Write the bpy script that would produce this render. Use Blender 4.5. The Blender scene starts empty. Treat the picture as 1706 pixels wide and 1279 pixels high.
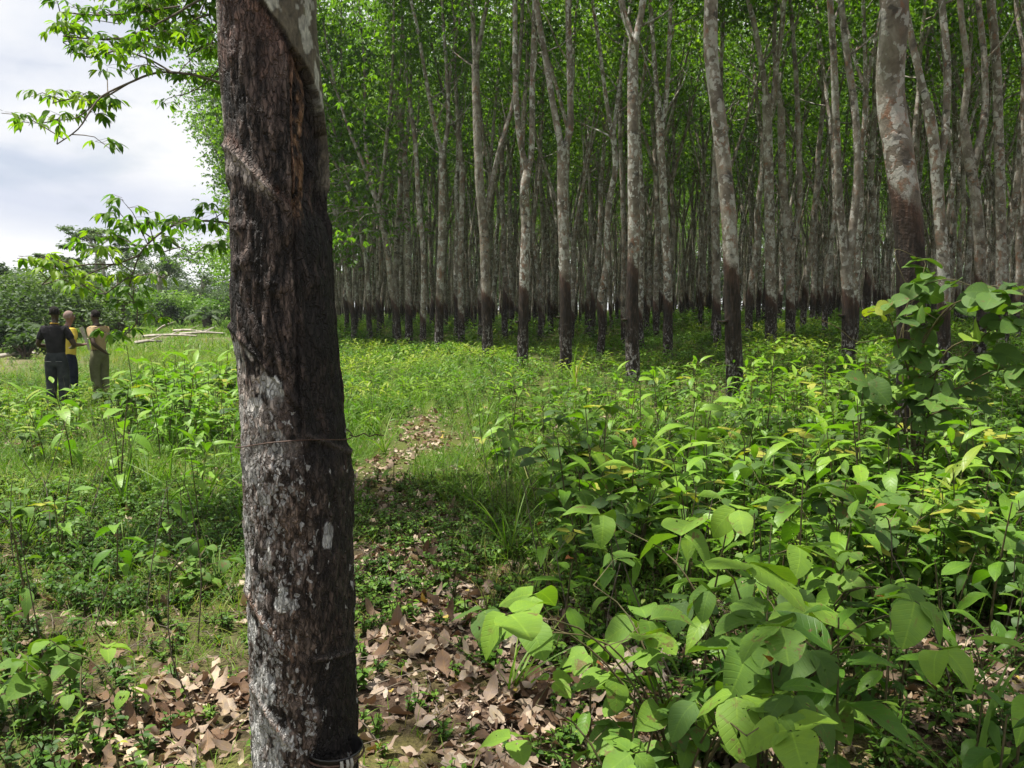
import bpy, math, numpy as np
from mathutils import Vector, Matrix

rng = np.random.default_rng(11)
SC = bpy.context.scene
COL = SC.collection
R = math.radians
PI = math.pi

# ------------------------------------------------------------------ camera
F, CX, CY, EYE = 1400.0, 853.0, 639.5, 1.65
PITCH = math.atan((639.5 - 515) / F)
FWD = np.array([0, math.cos(PITCH), -math.sin(PITCH)])
UPV = np.array([0, math.sin(PITCH), math.cos(PITCH)])


def at(px, py, y):
    """world point seen at photo pixel (px, py), at ground distance y in front of the camera"""
    d = np.array([(px - CX) / F, 0, 0]) + FWD - UPV * ((py - CY) / F)
    return np.array([0, 0, EYE]) + d * (y / d[1])


def gx(px, y):
    return float((px - CX) / F * (y * math.cos(PITCH) + 0.1))


cam_d = bpy.data.cameras.new('camera')
cam = bpy.data.objects.new('camera', cam_d)
COL.objects.link(cam)
cam.location = (0, 0, EYE)
cam.rotation_euler = (PI / 2 - PITCH, 0, 0)
cam_d.sensor_width = 36
cam_d.lens = 36 * F / 1706
cam_d.clip_start = 0.05
cam_d.clip_end = 3000
SC.camera = cam


# ------------------------------------------------------------------ numpy noise
def _hash(ix, iy, iz, seed):
    h = (ix.astype(np.int64) * 374761393 + iy.astype(np.int64) * 668265263 + iz.astype(np.int64) * 2147483647 + seed * 974634777) & 0x7fffffff
    h = ((h ^ (h >> 13)) * 1274126177) & 0x7fffffff
    h = h ^ (h >> 16)
    return (h & 0xffff) / 65535.0


def vnoise(x, y, z=None, seed=0):
    x = np.asarray(x, float); y = np.asarray(y, float)
    z = np.zeros_like(x) if z is None else np.asarray(z, float)
    ix, iy, iz = np.floor(x), np.floor(y), np.floor(z)
    fx, fy, fz = x - ix, y - iy, z - iz
    fx, fy, fz = [f * f * (3 - 2 * f) for f in (fx, fy, fz)]
    out = 0
    for a in (0, 1):
        for b in (0, 1):
            for c in (0, 1):
                w = (fx if a else 1 - fx) * (fy if b else 1 - fy) * (fz if c else 1 - fz)
                out = out + w * _hash(ix + a, iy + b, iz + c, seed)
    return out


def fbm(x, y, z=None, seed=0, o=4):
    s, a, t = 0, 1.0, 0
    z = np.zeros_like(np.asarray(x, float)) if z is None else z
    for k in range(o):
        s = s + a * vnoise(x * 2 ** k, y * 2 ** k, z * 2 ** k, seed + k * 17)
        t += a
        a *= 0.5
    return s / t


def sst(a, b, x):
    t = np.clip((np.asarray(x, float) - a) / (b - a), 0, 1)
    return t * t * (3 - 2 * t)


def tz(x, y):
    x = np.asarray(x, float); y = np.asarray(y, float)
    z = 0.42 * sst(9, 46, y) + 0.5 * sst(2.5, 12, x) * sst(9, 26, y) - 0.15 * sst(-2, -6, x) * sst(6, 14, y) * (1 - sst(30, 60, y))
    z = z + 0.10 * (fbm(x * 0.35, y * 0.35, seed=3, o=3) - 0.5) * sst(1, 6, y)
    return z


# ------------------------------------------------------------------ mesh helpers
def mesh_np(name, V, Q, mat, attrs=None, uv=None, smooth=True, cols=None, link=True):
    V = np.asarray(V, np.float32); Q = np.asarray(Q, np.int32)
    n, k = Q.shape
    me = bpy.data.meshes.new(name)
    me.vertices.add(len(V)); me.vertices.foreach_set('co', V.ravel())
    me.loops.add(n * k); me.loops.foreach_set('vertex_index', Q.ravel())
    me.polygons.add(n)
    me.polygons.foreach_set('loop_start', np.arange(n, dtype=np.int32) * k)
    if smooth:
        me.polygons.foreach_set('use_smooth', np.ones(n, bool))
    for an, av in (attrs or {}).items():
        a = me.attributes.new(an, 'FLOAT', 'POINT')
        a.data.foreach_set('value', np.asarray(av, np.float32))
    for an, av in (cols or {}).items():
        a = me.attributes.new(an, 'FLOAT_COLOR', 'POINT')
        av = np.asarray(av, np.float32)
        a.data.foreach_set('color', np.concatenate([av, np.ones((len(av), 1), np.float32)], 1).ravel())
    if uv is not None:
        l = me.uv_layers.new(name='UVMap')
        l.data.foreach_set('uv', np.asarray(uv, np.float32)[Q.ravel()].ravel())
    me.update(calc_edges=True)
    if mat is not None:
        me.materials.append(mat)
    return me


def link(name, me, parent=None, loc=None):
    o = bpy.data.objects.new(name, me)
    COL.objects.link(o)
    if parent is not None:
        o.parent = parent
    if loc is not None:
        o.location = loc
    return o


def tag(o, label=None, cat=None, group=None, kind=None):
    if label: o['label'] = label
    if cat: o['category'] = cat
    if group: o['group'] = group
    if kind: o['kind'] = kind
    return o


def empty(name, loc, label=None, cat=None, group=None, rz=0.0):
    o = bpy.data.objects.new(name, None)
    o.empty_display_size = 0.2
    COL.objects.link(o)
    o.location = loc
    o.rotation_euler = (0, 0, rz)
    return tag(o, label, cat, group)


def copy_tree(o, loc, rz=0.0, sc=1.0):
    c = o.copy(); COL.objects.link(c)
    c.location = loc; c.rotation_euler = (0, 0, rz); c.scale = (sc, sc, sc)
    for ch in list(o.children):
        d = ch.copy(); COL.objects.link(d); d.parent = c
    return c


class Acc:
    """collects quads with a per-vertex tint and uv, to be built as one mesh"""
    def __init__(s):
        s.V, s.Q, s.T, s.U, s.n = [], [], [], [], 0

    def add(s, V, Q, T=None, U=None):
        V = np.asarray(V, float).reshape(-1, 3)
        s.V.append(V); s.Q.append(np.asarray(Q) + s.n)
        s.T.append(np.zeros(len(V)) if T is None else (np.full(len(V), T) if np.isscalar(T) else np.asarray(T)))
        s.U.append(np.zeros((len(V), 2)) if U is None else U)
        s.n += len(V)

    def arrays(s):
        return np.concatenate(s.V), np.concatenate(s.Q), np.concatenate(s.T), np.concatenate(s.U)

    def mesh(s, name, mat, smooth=True):
        V, Q, T, U = s.arrays()
        return mesh_np(name, V, Q, mat, {'tint': T}, U, smooth)


def unit(v):
    v = np.asarray(v, float)
    return v / np.maximum(np.linalg.norm(v, axis=-1, keepdims=True), 1e-9)


def smooth_line(P, rad, step):
    P = np.asarray(P, float); rad = np.asarray(rad, float)
    if len(P) < 3:
        L = np.linalg.norm(P[-1] - P[0]); n = max(2, int(L / step) + 1)
        t = np.linspace(0, 1, n)
        return P[0] + (P[-1] - P[0]) * t[:, None], rad[0] + (rad[-1] - rad[0]) * t
    E = np.vstack([2 * P[0] - P[1], P, 2 * P[-1] - P[-2]])
    out, ro = [], []
    for i in range(len(P) - 1):
        a, b, c, d = E[i:i + 4]
        n = max(1, int(round(np.linalg.norm(c - b) / step)))
        t = (np.arange(n) / n)[:, None]
        out.append(0.5 * (2 * b + (c - a) * t + (2 * a - 5 * b + 4 * c - d) * t ** 2 + (3 * b - a - 3 * c + d) * t ** 3))
        ro.append(rad[i] + (rad[i + 1] - rad[i]) * t[:, 0])
    out.append(P[-1:]); ro.append(rad[-1:])
    return np.concatenate(out), np.concatenate(ro)


def tube(P, rad, sides=8, step=0.3, lump=0.0, seed=0):
    """V, Q, angle (0 faces the camera side, -y), for a tube along P; seam at the back"""
    P, rad = smooth_line(P, rad, step)
    n = len(P)
    t = unit(np.gradient(P, axis=0))
    main = P[-1] - P[0]
    ref = np.array([1.0, 0, 0]) if abs(main[2]) >= 0.75 * np.linalg.norm(main) else np.array([0, 0, 1.0])
    a = unit(ref - t * (t @ ref)[:, None])
    b = np.cross(t, a)
    ph = np.linspace(PI / 2, PI / 2 + 2 * PI, sides + 1)
    rr = rad[:, None] * np.ones(sides + 1)
    if lump:
        X = P[:, None, :] + (a[:, None, :] * np.cos(ph)[:, None] + b[:, None, :] * np.sin(ph)[:, None]) * 0.14
        nz = fbm(X[..., 0].ravel() * 5, X[..., 1].ravel() * 5, X[..., 2].ravel() * 2.2, seed, 2).reshape(rr.shape)
        rr = rr * (1 + lump * (nz - 0.5) * 2)
    V = P[:, None, :] + (a[:, None, :] * np.cos(ph)[:, None] + b[:, None, :] * np.sin(ph)[:, None]) * rr[..., None]
    ang = np.broadcast_to(np.linspace(-PI, PI, sides + 1), (n, sides + 1))
    i = np.arange(n - 1)[:, None] * (sides + 1); j = np.arange(sides)[None, :]
    q = np.stack([i + j, i + j + 1, i + j + 1 + sides + 1, i + j + sides + 1], -1).reshape(-1, 4)
    return V.reshape(-1, 3), q, ang.ravel()


# leaf outlines: rows of (t, half width)
def tmpl(kind, rows):
    t = np.linspace(0, 1, rows)
    if kind == 'ellip':
        w = np.sin(PI * t ** 0.85) ** 0.85
        w = np.where(t > 0.82, w * (1 - 0.35 * (t - 0.82) / 0.18), w)
    elif kind == 'ovate':
        w = np.sin(PI * np.clip(t, 0, 1) ** 0.74) ** 0.58
    elif kind == 'obov':
        w = np.sin(PI * t ** 1.35) ** 0.9
    elif kind == 'blade':
        w = (1 - t) ** 0.6 * np.minimum(1, 0.55 + 2 * t)
    w = np.maximum(np.nan_to_num(w), 0.03)
    V = np.array([(c * w[i], t[i]) for i in range(rows) for c in (-1, 0, 1)])
    Q = []
    for i in range(rows - 1):
        for c in (0, 1):
            Q.append((i * 3 + c, i * 3 + c + 1, i * 3 + 4 + c, i * 3 + 3 + c))
    return V, np.array(Q)


RHOMB = (np.array([(0, 0), (1, 0.45), (0, 1), (-1, 0.45)], float), np.array([(0, 1, 2, 3)]))
BLADE1 = (np.array([(-1, 0), (1, 0), (0.7, 0.5), (-0.7, 0.5), (0.08, 1), (-0.08, 1)], float), np.array([(0, 1, 2, 3), (3, 2, 4, 5)]))
TM = {(k, r): tmpl(k, r) for k in ('ellip', 'ovate', 'obov', 'blade') for r in (3, 4, 5, 7, 9)}


def leaves(pos, dirs, ups, L, W, droop, fold, T, template, wav=0.0):
    """many leaves at once"""
    N = len(pos)
    tv, tq = template
    y = unit(dirs)
    x = np.cross(y, ups)
    bad = np.linalg.norm(x, axis=1) < 1e-3
    x[bad] = (1, 0, 0)
    x = unit(x); z = np.cross(x, y)
    L = np.broadcast_to(L, N)[:, None]; W = np.broadcast_to(W, N)[:, None]
    droop = np.broadcast_to(droop, N)[:, None]; fold = np.broadcast_to(fold, N)[:, None]
    tx, ty = tv[:, 0][None], tv[:, 1][None]
    lx = tx * W * 0.5
    ly = ty * L * (1 - 0.25 * np.abs(droop) * ty)
    lz = -droop * L * ty ** 2 + fold * np.abs(lx)
    if wav:
        lz = lz + wav * L * np.sin(ty * 9 + np.arange(N)[:, None] * 1.7) * tx ** 2 * 0.5
    V = pos[:, None, :] + x[:, None, :] * lx[..., None] + y[:, None, :] * ly[..., None] + z[:, None, :] * lz[..., None]
    nv = len(tv)
    Q = (tq[None] + (np.arange(N) * nv)[:, None, None]).reshape(-1, 4)
    Tt = np.repeat(np.broadcast_to(T, N), nv)
    U = np.broadcast_to(np.stack([tv[:, 0], tv[:, 1]], -1)[None], (N, nv, 2)).reshape(-1, 2)
    return V.reshape(-1, 3), Q, Tt, U


def vdir(az, el):
    az, el = np.broadcast_arrays(np.asarray(az, float), np.asarray(el, float))
    return np.stack([np.cos(el) * np.cos(az), np.cos(el) * np.sin(az), np.sin(el)], -1)


# ------------------------------------------------------------------ materials
def new_mat(name):
    m = bpy.data.materials.new(name)
    m.use_nodes = True
    nt = m.node_tree
    nt.nodes.clear()
    return m, nt


class NT:
    def __init__(s, nt): s.nt = nt

    def n(s, t, **kw):
        nd = s.nt.nodes.new(t)
        for k, v in kw.items():
            if k.startswith('i_'):
                nd.inputs[k[2:].replace('_', ' ')].default_value = v
            else:
                setattr(nd, k, v)
        return nd

    def l(s, a, b): s.nt.links.new(a, b)

    def noise(s, vec, scale, detail=3, rough=0.55, dist=0.0):
        nd = s.n('ShaderNodeTexNoise')
        nd.inputs['Scale'].default_value = scale
        nd.inputs['Detail'].default_value = detail
        nd.inputs['Roughness'].default_value = rough
        nd.inputs['Distortion'].default_value = dist
        if vec is not None: s.l(vec, nd.inputs['Vector'])
        return nd.outputs['Fac']

    def ramp(s, fac, stops, interp='LINEAR'):
        nd = s.n('ShaderNodeValToRGB')
        r = nd.color_ramp; r.interpolation = interp
        while len(r.elements) < len(stops): r.elements.new(0.5)
        for e, (p, c) in zip(r.elements, stops):
            e.position = p
            e.color = (*c, 1) if len(c) == 3 else c
        s.l(fac, nd.inputs['Fac'])
        return nd.outputs['Color']

    def mix(s, fac, a, b, bt='MIX'):
        nd = s.n('ShaderNodeMix', data_type='RGBA', blend_type=bt)
        for sock, v in ((nd.inputs[0], fac), (nd.inputs[6], a), (nd.inputs[7], b)):
            if hasattr(v, 'node'): s.l(v, sock)
            elif isinstance(v, (int, float)): sock.default_value = v
            else: sock.default_value = (*v, 1)
        return nd.outputs[2]

    def math(s, op, a, b=None, c=None, clamp=False):
        nd = s.n('ShaderNodeMath', operation=op, use_clamp=clamp)
        for k, v in enumerate((a, b, c)):
            if v is None: continue
            if hasattr(v, 'node'): s.l(v, nd.inputs[k])
            else: nd.inputs[k].default_value = v
        return nd.outputs[0]

    def mr(s, v, a, b, c=0.0, d=1.0):
        nd = s.n('ShaderNodeMapRange')
        nd.clamp = True
        s.l(v, nd.inputs[0])
        for k, x in enumerate((a, b, c, d)): nd.inputs[k + 1].default_value = x
        return nd.outputs[0]

    def mapping(s, vec, scale):
        nd = s.n('ShaderNodeMapping')
        nd.inputs['Scale'].default_value = scale
        s.l(vec, nd.inputs['Vector'])
        return nd.outputs['Vector']

    def attr(s, name, out='Fac'):
        nd = s.n('ShaderNodeAttribute', attribute_name=name)
        return nd.outputs[out]

    def bump(s, h, strength, dist):
        nd = s.n('ShaderNodeBump')
        nd.inputs['Strength'].default_value = strength
        nd.inputs['Distance'].default_value = dist
        s.l(h, nd.inputs['Height'])
        return nd.outputs['Normal']

    def out(s, sh):
        o = s.n('ShaderNodeOutputMaterial')
        s.l(sh, o.inputs['Surface'])


def leaf_mat(name, stops, trans=0.35, rough=0.5, veins=False, spots=0.0, tcol=(1.12, 1.42, 0.3), spec=0.22):
    """stops: colour along the per-leaf tint 0..1"""
    m, nt = new_mat(name); g = NT(nt)
    tint = g.attr('tint')
    col = g.ramp(tint, stops)
    geo = g.n('ShaderNodeNewGeometry')
    pos = geo.outputs['Position']
    big = g.noise(pos, 0.9, 2)
    col = g.mix(g.mr(big, 0.3, 0.7, 0.0, 0.55), col, g.mix(1.0, col, (1.25, 1.12, 0.75), 'MULTIPLY'))
    nrm = None
    if veins:
        uvn = g.n('ShaderNodeUVMap')
        sp = g.n('ShaderNodeSeparateXYZ'); g.l(uvn.outputs['UV'], sp.inputs[0])
        ax = g.math('ABSOLUTE', sp.outputs[0])
        mid = g.mr(ax, 0.0, 0.07, 1.0, 0.0)
        sv = g.math('SINE', g.math('SUBTRACT', g.math('MULTIPLY', sp.outputs[1], 52.0), g.math('MULTIPLY', ax, 14.0)))
        side = g.mr(sv, 0.72, 1.0, 0.0, 1.0)
        vein = g.math('MULTIPLY', g.math('MAXIMUM', g.math('MULTIPLY', mid, 1.3), g.math('MULTIPLY', side, 0.32)), g.mr(g.noise(pos, 11, 2), .35, .65, .25, 1.0))
        col = g.mix(g.math('MULTIPLY', vein, 0.42), col, g.mix(1.0, col, (1.9, 1.7, 1.4), 'MULTIPLY'))
        mott = g.noise(pos, 38, 3)
        rim = g.math('MULTIPLY', g.mr(g.math('ADD', ax, g.math('MULTIPLY', g.noise(pos, 22, 2), .5)), 1.16, 1.34), .4)
        col = g.mix(rim, col, g.mix(1.0, col, (1.5, 1.1, .7), 'MULTIPLY'))
        col = g.mix(g.mr(mott, 0.35, 0.75, 0, 0.6), col, g.mix(1.0, col, (1.3, 1.2, 0.75), 'MULTIPLY'))
        if spots:
            sn = g.noise(pos, 26, 4, 0.65, 0.6)
            sm = g.mr(sn, 0.66 - spots * 0.1, 0.70 - spots * 0.1, 0, 0.85)
            edge = g.noise(pos, 5, 1)
            sm = g.math('MULTIPLY', sm, g.mr(edge, 0.48, 0.6))
            col = g.mix(sm, col, (0.13, 0.085, 0.035))
        hgt = g.math('ADD', g.math('MULTIPLY', side, -1.0), g.math('MULTIPLY', mott, 0.5))
        nrm = g.bump(hgt, 0.35, 0.002)
    p = g.n('ShaderNodeBsdfPrincipled')
    p.inputs['Roughness'].default_value = rough
    p.inputs['Specular IOR Level'].default_value = spec
    g.l(col, p.inputs['Base Color'])
    tr = g.n('ShaderNodeBsdfTranslucent')
    g.l(g.mix(1.0, col, tcol, 'MULTIPLY'), tr.inputs['Color'])
    if nrm is not None:
        g.l(nrm, p.inputs['Normal'])
    mx = g.n('ShaderNodeMixShader'); mx.inputs[0].default_value = trans
    g.l(p.outputs[0], mx.inputs[1]); g.l(tr.outputs[0], mx.inputs[2])
    last = mx.outputs[0]
    if spots:
        hole = g.math('MULTIPLY', g.math('GREATER_THAN', g.noise(pos, 34, 2, .5, .4), .685), g.math('GREATER_THAN', g.noise(pos, 4.5, 1), .52))
        tp = g.n('ShaderNodeBsdfTransparent')
        m2 = g.n('ShaderNodeMixShader')
        g.l(hole, m2.inputs[0]); g.l(last, m2.inputs[1]); g.l(tp.outputs[0], m2.inputs[2])
        last = m2.outputs[0]
    g.out(last)
    return m


def simple_mat(name, c1, c2, scale=8, rough=0.8, bump=0.3, spec=0.2, zs=1.0):
    m, nt = new_mat(name); g = NT(nt)
    tc = g.n('ShaderNodeTexCoord')
    v = g.mapping(tc.outputs['Object'], (1, 1, zs))
    f = g.noise(v, scale, 4, 0.6)
    p = g.n('ShaderNodeBsdfPrincipled')
    g.l(g.ramp(f, [(0.3, c1), (0.7, c2)]), p.inputs['Base Color'])
    p.inputs['Roughness'].default_value = rough
    p.inputs['Specular IOR Level'].default_value = spec
    if bump: g.l(g.bump(f, bump, 0.02), p.inputs['Normal'])
    g.out(p.outputs[0])
    return m


def bark_mat():
    """grey rubber-tree bark with lichen patches, dark tapped panel below the attribute 'pan' = 0"""
    m, nt = new_mat('rubber_bark'); g = NT(nt)
    tc = g.n('ShaderNodeTexCoord'); ob = tc.outputs['Object']
    oi = g.n('ShaderNodeObjectInfo')
    off = g.n('ShaderNodeVectorMath', operation='ADD')
    cmb = g.n('ShaderNodeCombineXYZ')
    g.l(g.math('MULTIPLY', oi.outputs['Random'], 40.0), cmb.inputs[0])
    g.l(ob, off.inputs[0]); g.l(cmb.outputs[0], off.inputs[1])
    v = off.outputs[0]
    vs = g.mapping(v, (1, 1, 0.75))
    n1 = g.noise(vs, 4.2, 5, 0.62, 0.4)
    n2 = g.noise(vs, 11, 4, 0.6, 0.3)
    n3 = g.noise(v, 45, 4, 0.65)
    base = g.ramp(n1, [(0.30, (0.060, 0.049, 0.037)), (0.45, (0.130, 0.108, 0.083)), (0.58, (0.215, 0.19, 0.155)), (0.72, (0.30, 0.275, 0.24))])
    orange = g.mr(n2, 0.53, 0.60)
    nb = g.noise(vs, 2.1, 2)
    orange = g.math('MULTIPLY', orange, g.mr(nb, 0.43, 0.54, 0.0, 0.75))
    base = g.mix(orange, base, (0.17, 0.082, 0.045))
    vor = g.n('ShaderNodeTexVoronoi', feature='F1')
    vor.inputs['Scale'].default_value = 8.5
    wv = g.n('ShaderNodeVectorMath', operation='ADD')
    nn = g.n('ShaderNodeTexNoise'); nn.inputs['Scale'].default_value = 9; nn.inputs['Detail'].default_value = 3
    g.l(vs, nn.inputs['Vector'])
    sc = g.n('ShaderNodeVectorMath', operation='SCALE'); sc.inputs['Scale'].default_value = 0.34
    g.l(nn.outputs['Color'], sc.inputs[0]); g.l(sc.outputs[0], wv.inputs[1]); g.l(vs, wv.inputs[0])
    g.l(wv.outputs[0], vor.inputs['Vector'])
    sv = g.n('ShaderNodeSeparateColor'); g.l(vor.outputs['Color'], sv.inputs[0])
    lich = g.math('MULTIPLY', g.mr(sv.outputs[0], 0.46, 0.49), g.mr(vor.outputs['Distance'], 0.50, 0.56, 1.0, 0.0))
    base = g.mix(g.math('MULTIPLY', lich, g.mr(oi.outputs['Random'], 0, 1, .30, .80)), base, g.mix(n3, (0.36, 0.36, 0.325), (0.54, 0.54, 0.50)))
    base = g.mix(g.mr(n3, 0.55, 0.75, 0, 0.5), base, (0.06, 0.05, 0.04))
    knot = g.noise(g.mapping(v, (1, 1, 1.6)), 3.2, 3, .6, .3)
    base = g.mix(g.mr(knot, 0.62, 0.68, 0, .8), base, (0.035, 0.030, 0.025))
    # tapped panel
    pan = g.attr('pan')
    wob = g.math('ADD', pan, g.math('MULTIPLY', g.math('SUBTRACT', n2, 0.5), 0.30))
    dark = g.mr(g.math('ADD', wob, g.math('MULTIPLY', g.math('SUBTRACT', n3, .5), .22)), -0.07, 0.05, 1.0, 0.0)
    vz = g.mapping(v, (1, 1, 0.18))
    st = g.noise(vz, 30, 4, 0.65)
    pc = g.ramp(st, [(0.30, (0.007, 0.005, 0.004)), (0.5, (0.020, 0.014, 0.010)), (0.64, (0.042, 0.027, 0.019)), (0.76, (0.13, 0.095, 0.072))])
    fresh = g.mr(g.math('ADD', pan, g.math('MULTIPLY', n1, .5)), -0.15, 0.25, 0.0, 0.8)
    pc = g.mix(fresh, pc, g.mix(0.45, g.mix(1.0, pc, (2.8, 2.0, 1.8), 'MULTIPLY'), (0.085, 0.050, 0.034)))
    # mottled old bark near the foot
    zz = g.n('ShaderNodeSeparateXYZ'); g.l(ob, zz.inputs[0])
    low = g.mr(g.math('ADD', zz.outputs[2], g.math('MULTIPLY', n1, 0.9)), 0.85, 1.75, 0.85, 0.0)
    sp = g.mr(g.noise(g.mapping(v, (1, 1, 0.6)), 17, 4, 0.7), 0.52, 0.60)
    pc = g.mix(g.math('MULTIPLY', low, sp), pc, (0.30, 0.28, 0.27))
    col = g.mix(dark, base, pc)
    p = g.n('ShaderNodeBsdfPrincipled')
    g.l(col, p.inputs['Base Color'])
    p.inputs['Roughness'].default_value = 0.8
    p.inputs['Specular IOR Level'].default_value = 0.25
    hb = g.math('ADD', g.math('MULTIPLY', n3, 0.5), g.math('ADD', n2, g.math('MULTIPLY', lich, 0.25)))
    g.l(g.bump(hb, 0.7, 0.02), p.inputs['Normal'])
    g.out(p.outputs[0])
    return m


def front_bark_mat():
    m, nt = new_mat('old_tapped_bark'); g = NT(nt)
    tc = g.n('ShaderNodeTexCoord'); ob = tc.outputs['Object']
    col = g.attr('bark', 'Color')
    f = g.noise(g.mapping(ob, (1, 1, 0.4)), 130, 4, 0.65)
    f2 = g.noise(g.mapping(ob, (1, 1, 0.6)), 34, 4, 0.6)
    scl = g.attr('scaly')
    wv = g.n('ShaderNodeVectorMath', operation='ADD')
    nn = g.n('ShaderNodeTexNoise'); nn.inputs['Scale'].default_value = 55; nn.inputs['Detail'].default_value = 3
    g.l(ob, nn.inputs['Vector'])
    sv = g.n('ShaderNodeVectorMath', operation='SCALE'); sv.inputs['Scale'].default_value = 0.022
    g.l(nn.outputs['Color'], sv.inputs[0]); g.l(sv.outputs[0], wv.inputs[1]); g.l(ob, wv.inputs[0])
    mp = g.mapping(wv.outputs[0], (1, 1, 0.26))
    vo = g.n('ShaderNodeTexVoronoi', feature='DISTANCE_TO_EDGE'); vo.inputs['Scale'].default_value = 85
    g.l(mp, vo.inputs['Vector'])
    vc = g.n('ShaderNodeTexVoronoi', feature='F1'); vc.inputs['Scale'].default_value = 85
    g.l(mp, vc.inputs['Vector'])
    sc_ = g.n('ShaderNodeSeparateColor'); g.l(vc.outputs['Color'], sc_.inputs[0])
    edge = g.mr(vo.outputs['Distance'], 0.02, 0.16, 0.0, 1.0)
    mp2 = g.mapping(wv.outputs[0], (1, 1, 0.5))
    v2 = g.n('ShaderNodeTexVoronoi', feature='DISTANCE_TO_EDGE'); v2.inputs['Scale'].default_value = 92; g.l(mp2, v2.inputs['Vector'])
    v3 = g.n('ShaderNodeTexVoronoi', feature='F1'); v3.inputs['Scale'].default_value = 92; g.l(mp2, v3.inputs['Vector'])
    s3 = g.n('ShaderNodeSeparateColor'); g.l(v3.outputs['Color'], s3.inputs[0])
    flk = g.math('GREATER_THAN', g.math('ADD', s3.outputs[1], g.math('MULTIPLY', g.attr('flake'), 0.85)), 1.0)
    flk = g.math('MULTIPLY', flk, g.mr(v2.outputs['Distance'], 0.06, 0.14))
    cellv = g.mr(sc_.outputs[0], 0.0, 1.0, 0.70, 2.1)
    cv = g.n('ShaderNodeCombineColor')
    fac = g.math('MULTIPLY', cellv, g.mr(edge, 0, 1, 0.42, 1.0))
    for q in range(3): g.l(fac, cv.inputs[q])
    col = g.mix(g.math('MULTIPLY', scl, 0.62), col, g.mix(1.0, col, cv.outputs[0], 'MULTIPLY'))
    c = g.mix(0.85, col, g.mix(1.0, col, g.ramp(f, [(0.25, (0.35, 0.35, 0.35)), (0.5, (1, 1, 1)), (0.78, (1.9, 1.8, 1.7))]), 'MULTIPLY'))
    c = g.mix(0.6, c, g.mix(1.0, c, g.ramp(f2, [(0.3, (0.55, 0.5, 0.48)), (0.7, (1.35, 1.3, 1.3))]), 'MULTIPLY'))
    c = g.mix(g.math('MULTIPLY', flk, 0.85), c, g.mix(f2, (0.20, 0.19, 0.18), (0.46, 0.455, 0.44)))
    p = g.n('ShaderNodeBsdfPrincipled')
    g.l(c, p.inputs['Base Color'])
    p.inputs['Roughness'].default_value = 0.72
    p.inputs['Specular IOR Level'].default_value = 0.3
    g.l(g.bump(g.math('ADD', g.math('ADD', f, f2), g.math('MULTIPLY', g.math('MULTIPLY', edge, scl), 1.6)), 0.9, 0.007), p.inputs['Normal'])
    g.out(p.outputs[0])
    return m


def ground_mat():
    m, nt = new_mat('forest_floor'); g = NT(nt)
    geo = g.n('ShaderNodeNewGeometry'); pos = geo.outputs['Position']
    n1 = g.noise(pos, 1.3, 4, 0.6)
    n2 = g.noise(pos, 16, 4, 0.65, 0.5)
    n3 = g.noise(pos, 70, 3, 0.6)
    soil = g.ramp(n2, [(0.3, (0.020, 0.013, 0.009)), (0.5, (0.065, 0.043, 0.030)), (0.7, (0.15, 0.105, 0.075))])
    straw = g.ramp(n3, [(0.3, (0.06, 0.055, 0.02)), (0.7, (0.16, 0.14, 0.05))])
    c = g.mix(g.mr(n1, 0.45, 0.6), soil, straw)
    gr = g.ramp(n3, [(0.3, (0.035, 0.065, 0.012)), (0.7, (0.12, 0.17, 0.03))])
    gm = g.attr('green')
    c = g.mix(gm, c, gr)
    c = g.mix(g.attr('bare'), c, g.ramp(n2, [(0.3, (0.10, 0.075, 0.045)), (0.5, (0.19, 0.15, 0.10)), (0.7, (0.30, 0.26, 0.20))]))
    p = g.n('ShaderNodeBsdfPrincipled')
    g.l(c, p.inputs['Base Color']); p.inputs['Roughness'].default_value = 0.95
    p.inputs['Specular IOR Level'].default_value = 0.1
    g.l(g.bump(g.math('ADD', n2, n3), 0.8, 0.03), p.inputs['Normal'])
    g.out(p.outputs[0])
    return m


M_BARK = bark_mat()
M_FRONT = front_bark_mat()
M_GROUND = ground_mat()
M_CROWN = leaf_mat('rubber_leaves', [(0, (0.036, 0.082, 0.013)), (0.5, (0.072, 0.150, 0.019)), (1, (0.135, 0.225, 0.028))], 0.55, 0.5, tcol=(1.75, 1.9, 0.5))
M_SPRAY = leaf_mat('rubber_leaves_near', [(0, (0.036, 0.090, 0.014)), (0.5, (0.080, 0.175, 0.020)), (1, (0.19, 0.29, 0.030))], 0.55, 0.45, tcol=(1.6, 1.7, 0.4))
M_UNDER = leaf_mat('undergrowth_leaves', [(0, (0.034, 0.085, 0.015)), (0.45, (0.075, 0.160, 0.022)), (0.85, (0.135, 0.235, 0.030)), (1, (0.22, 0.28, 0.045))], 0.36, 0.5)
M_GLOSSY = leaf_mat('broad_leaves', [(0, (0.032, 0.085, 0.016)), (0.4, (0.070, 0.165, 0.022)), (0.8, (0.130, 0.255, 0.032)), (0.94, (0.155, 0.275, 0.036)), (1, (0.26, 0.10, 0.045))], 0.32, 0.42, True, 0.5)
M_VINE = leaf_mat('vine_leaves', [(0, (0.042, 0.088, 0.028)), (0.5, (0.085, 0.170, 0.032)), (0.85, (0.135, 0.245, 0.036)), (1, (0.25, 0.28, 0.05))], 0.30, 0.6, True, 0.8, tcol=(1.25, 1.4, 0.35), spec=0.2)
M_GRASS = leaf_mat('grass_blades', [(0, (0.045, 0.10, 0.016)), (0.5, (0.095, 0.185, 0.026)), (0.85, (0.16, 0.235, 0.040)), (1, (0.28, 0.24, 0.09))], 0.38, 0.5)
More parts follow.
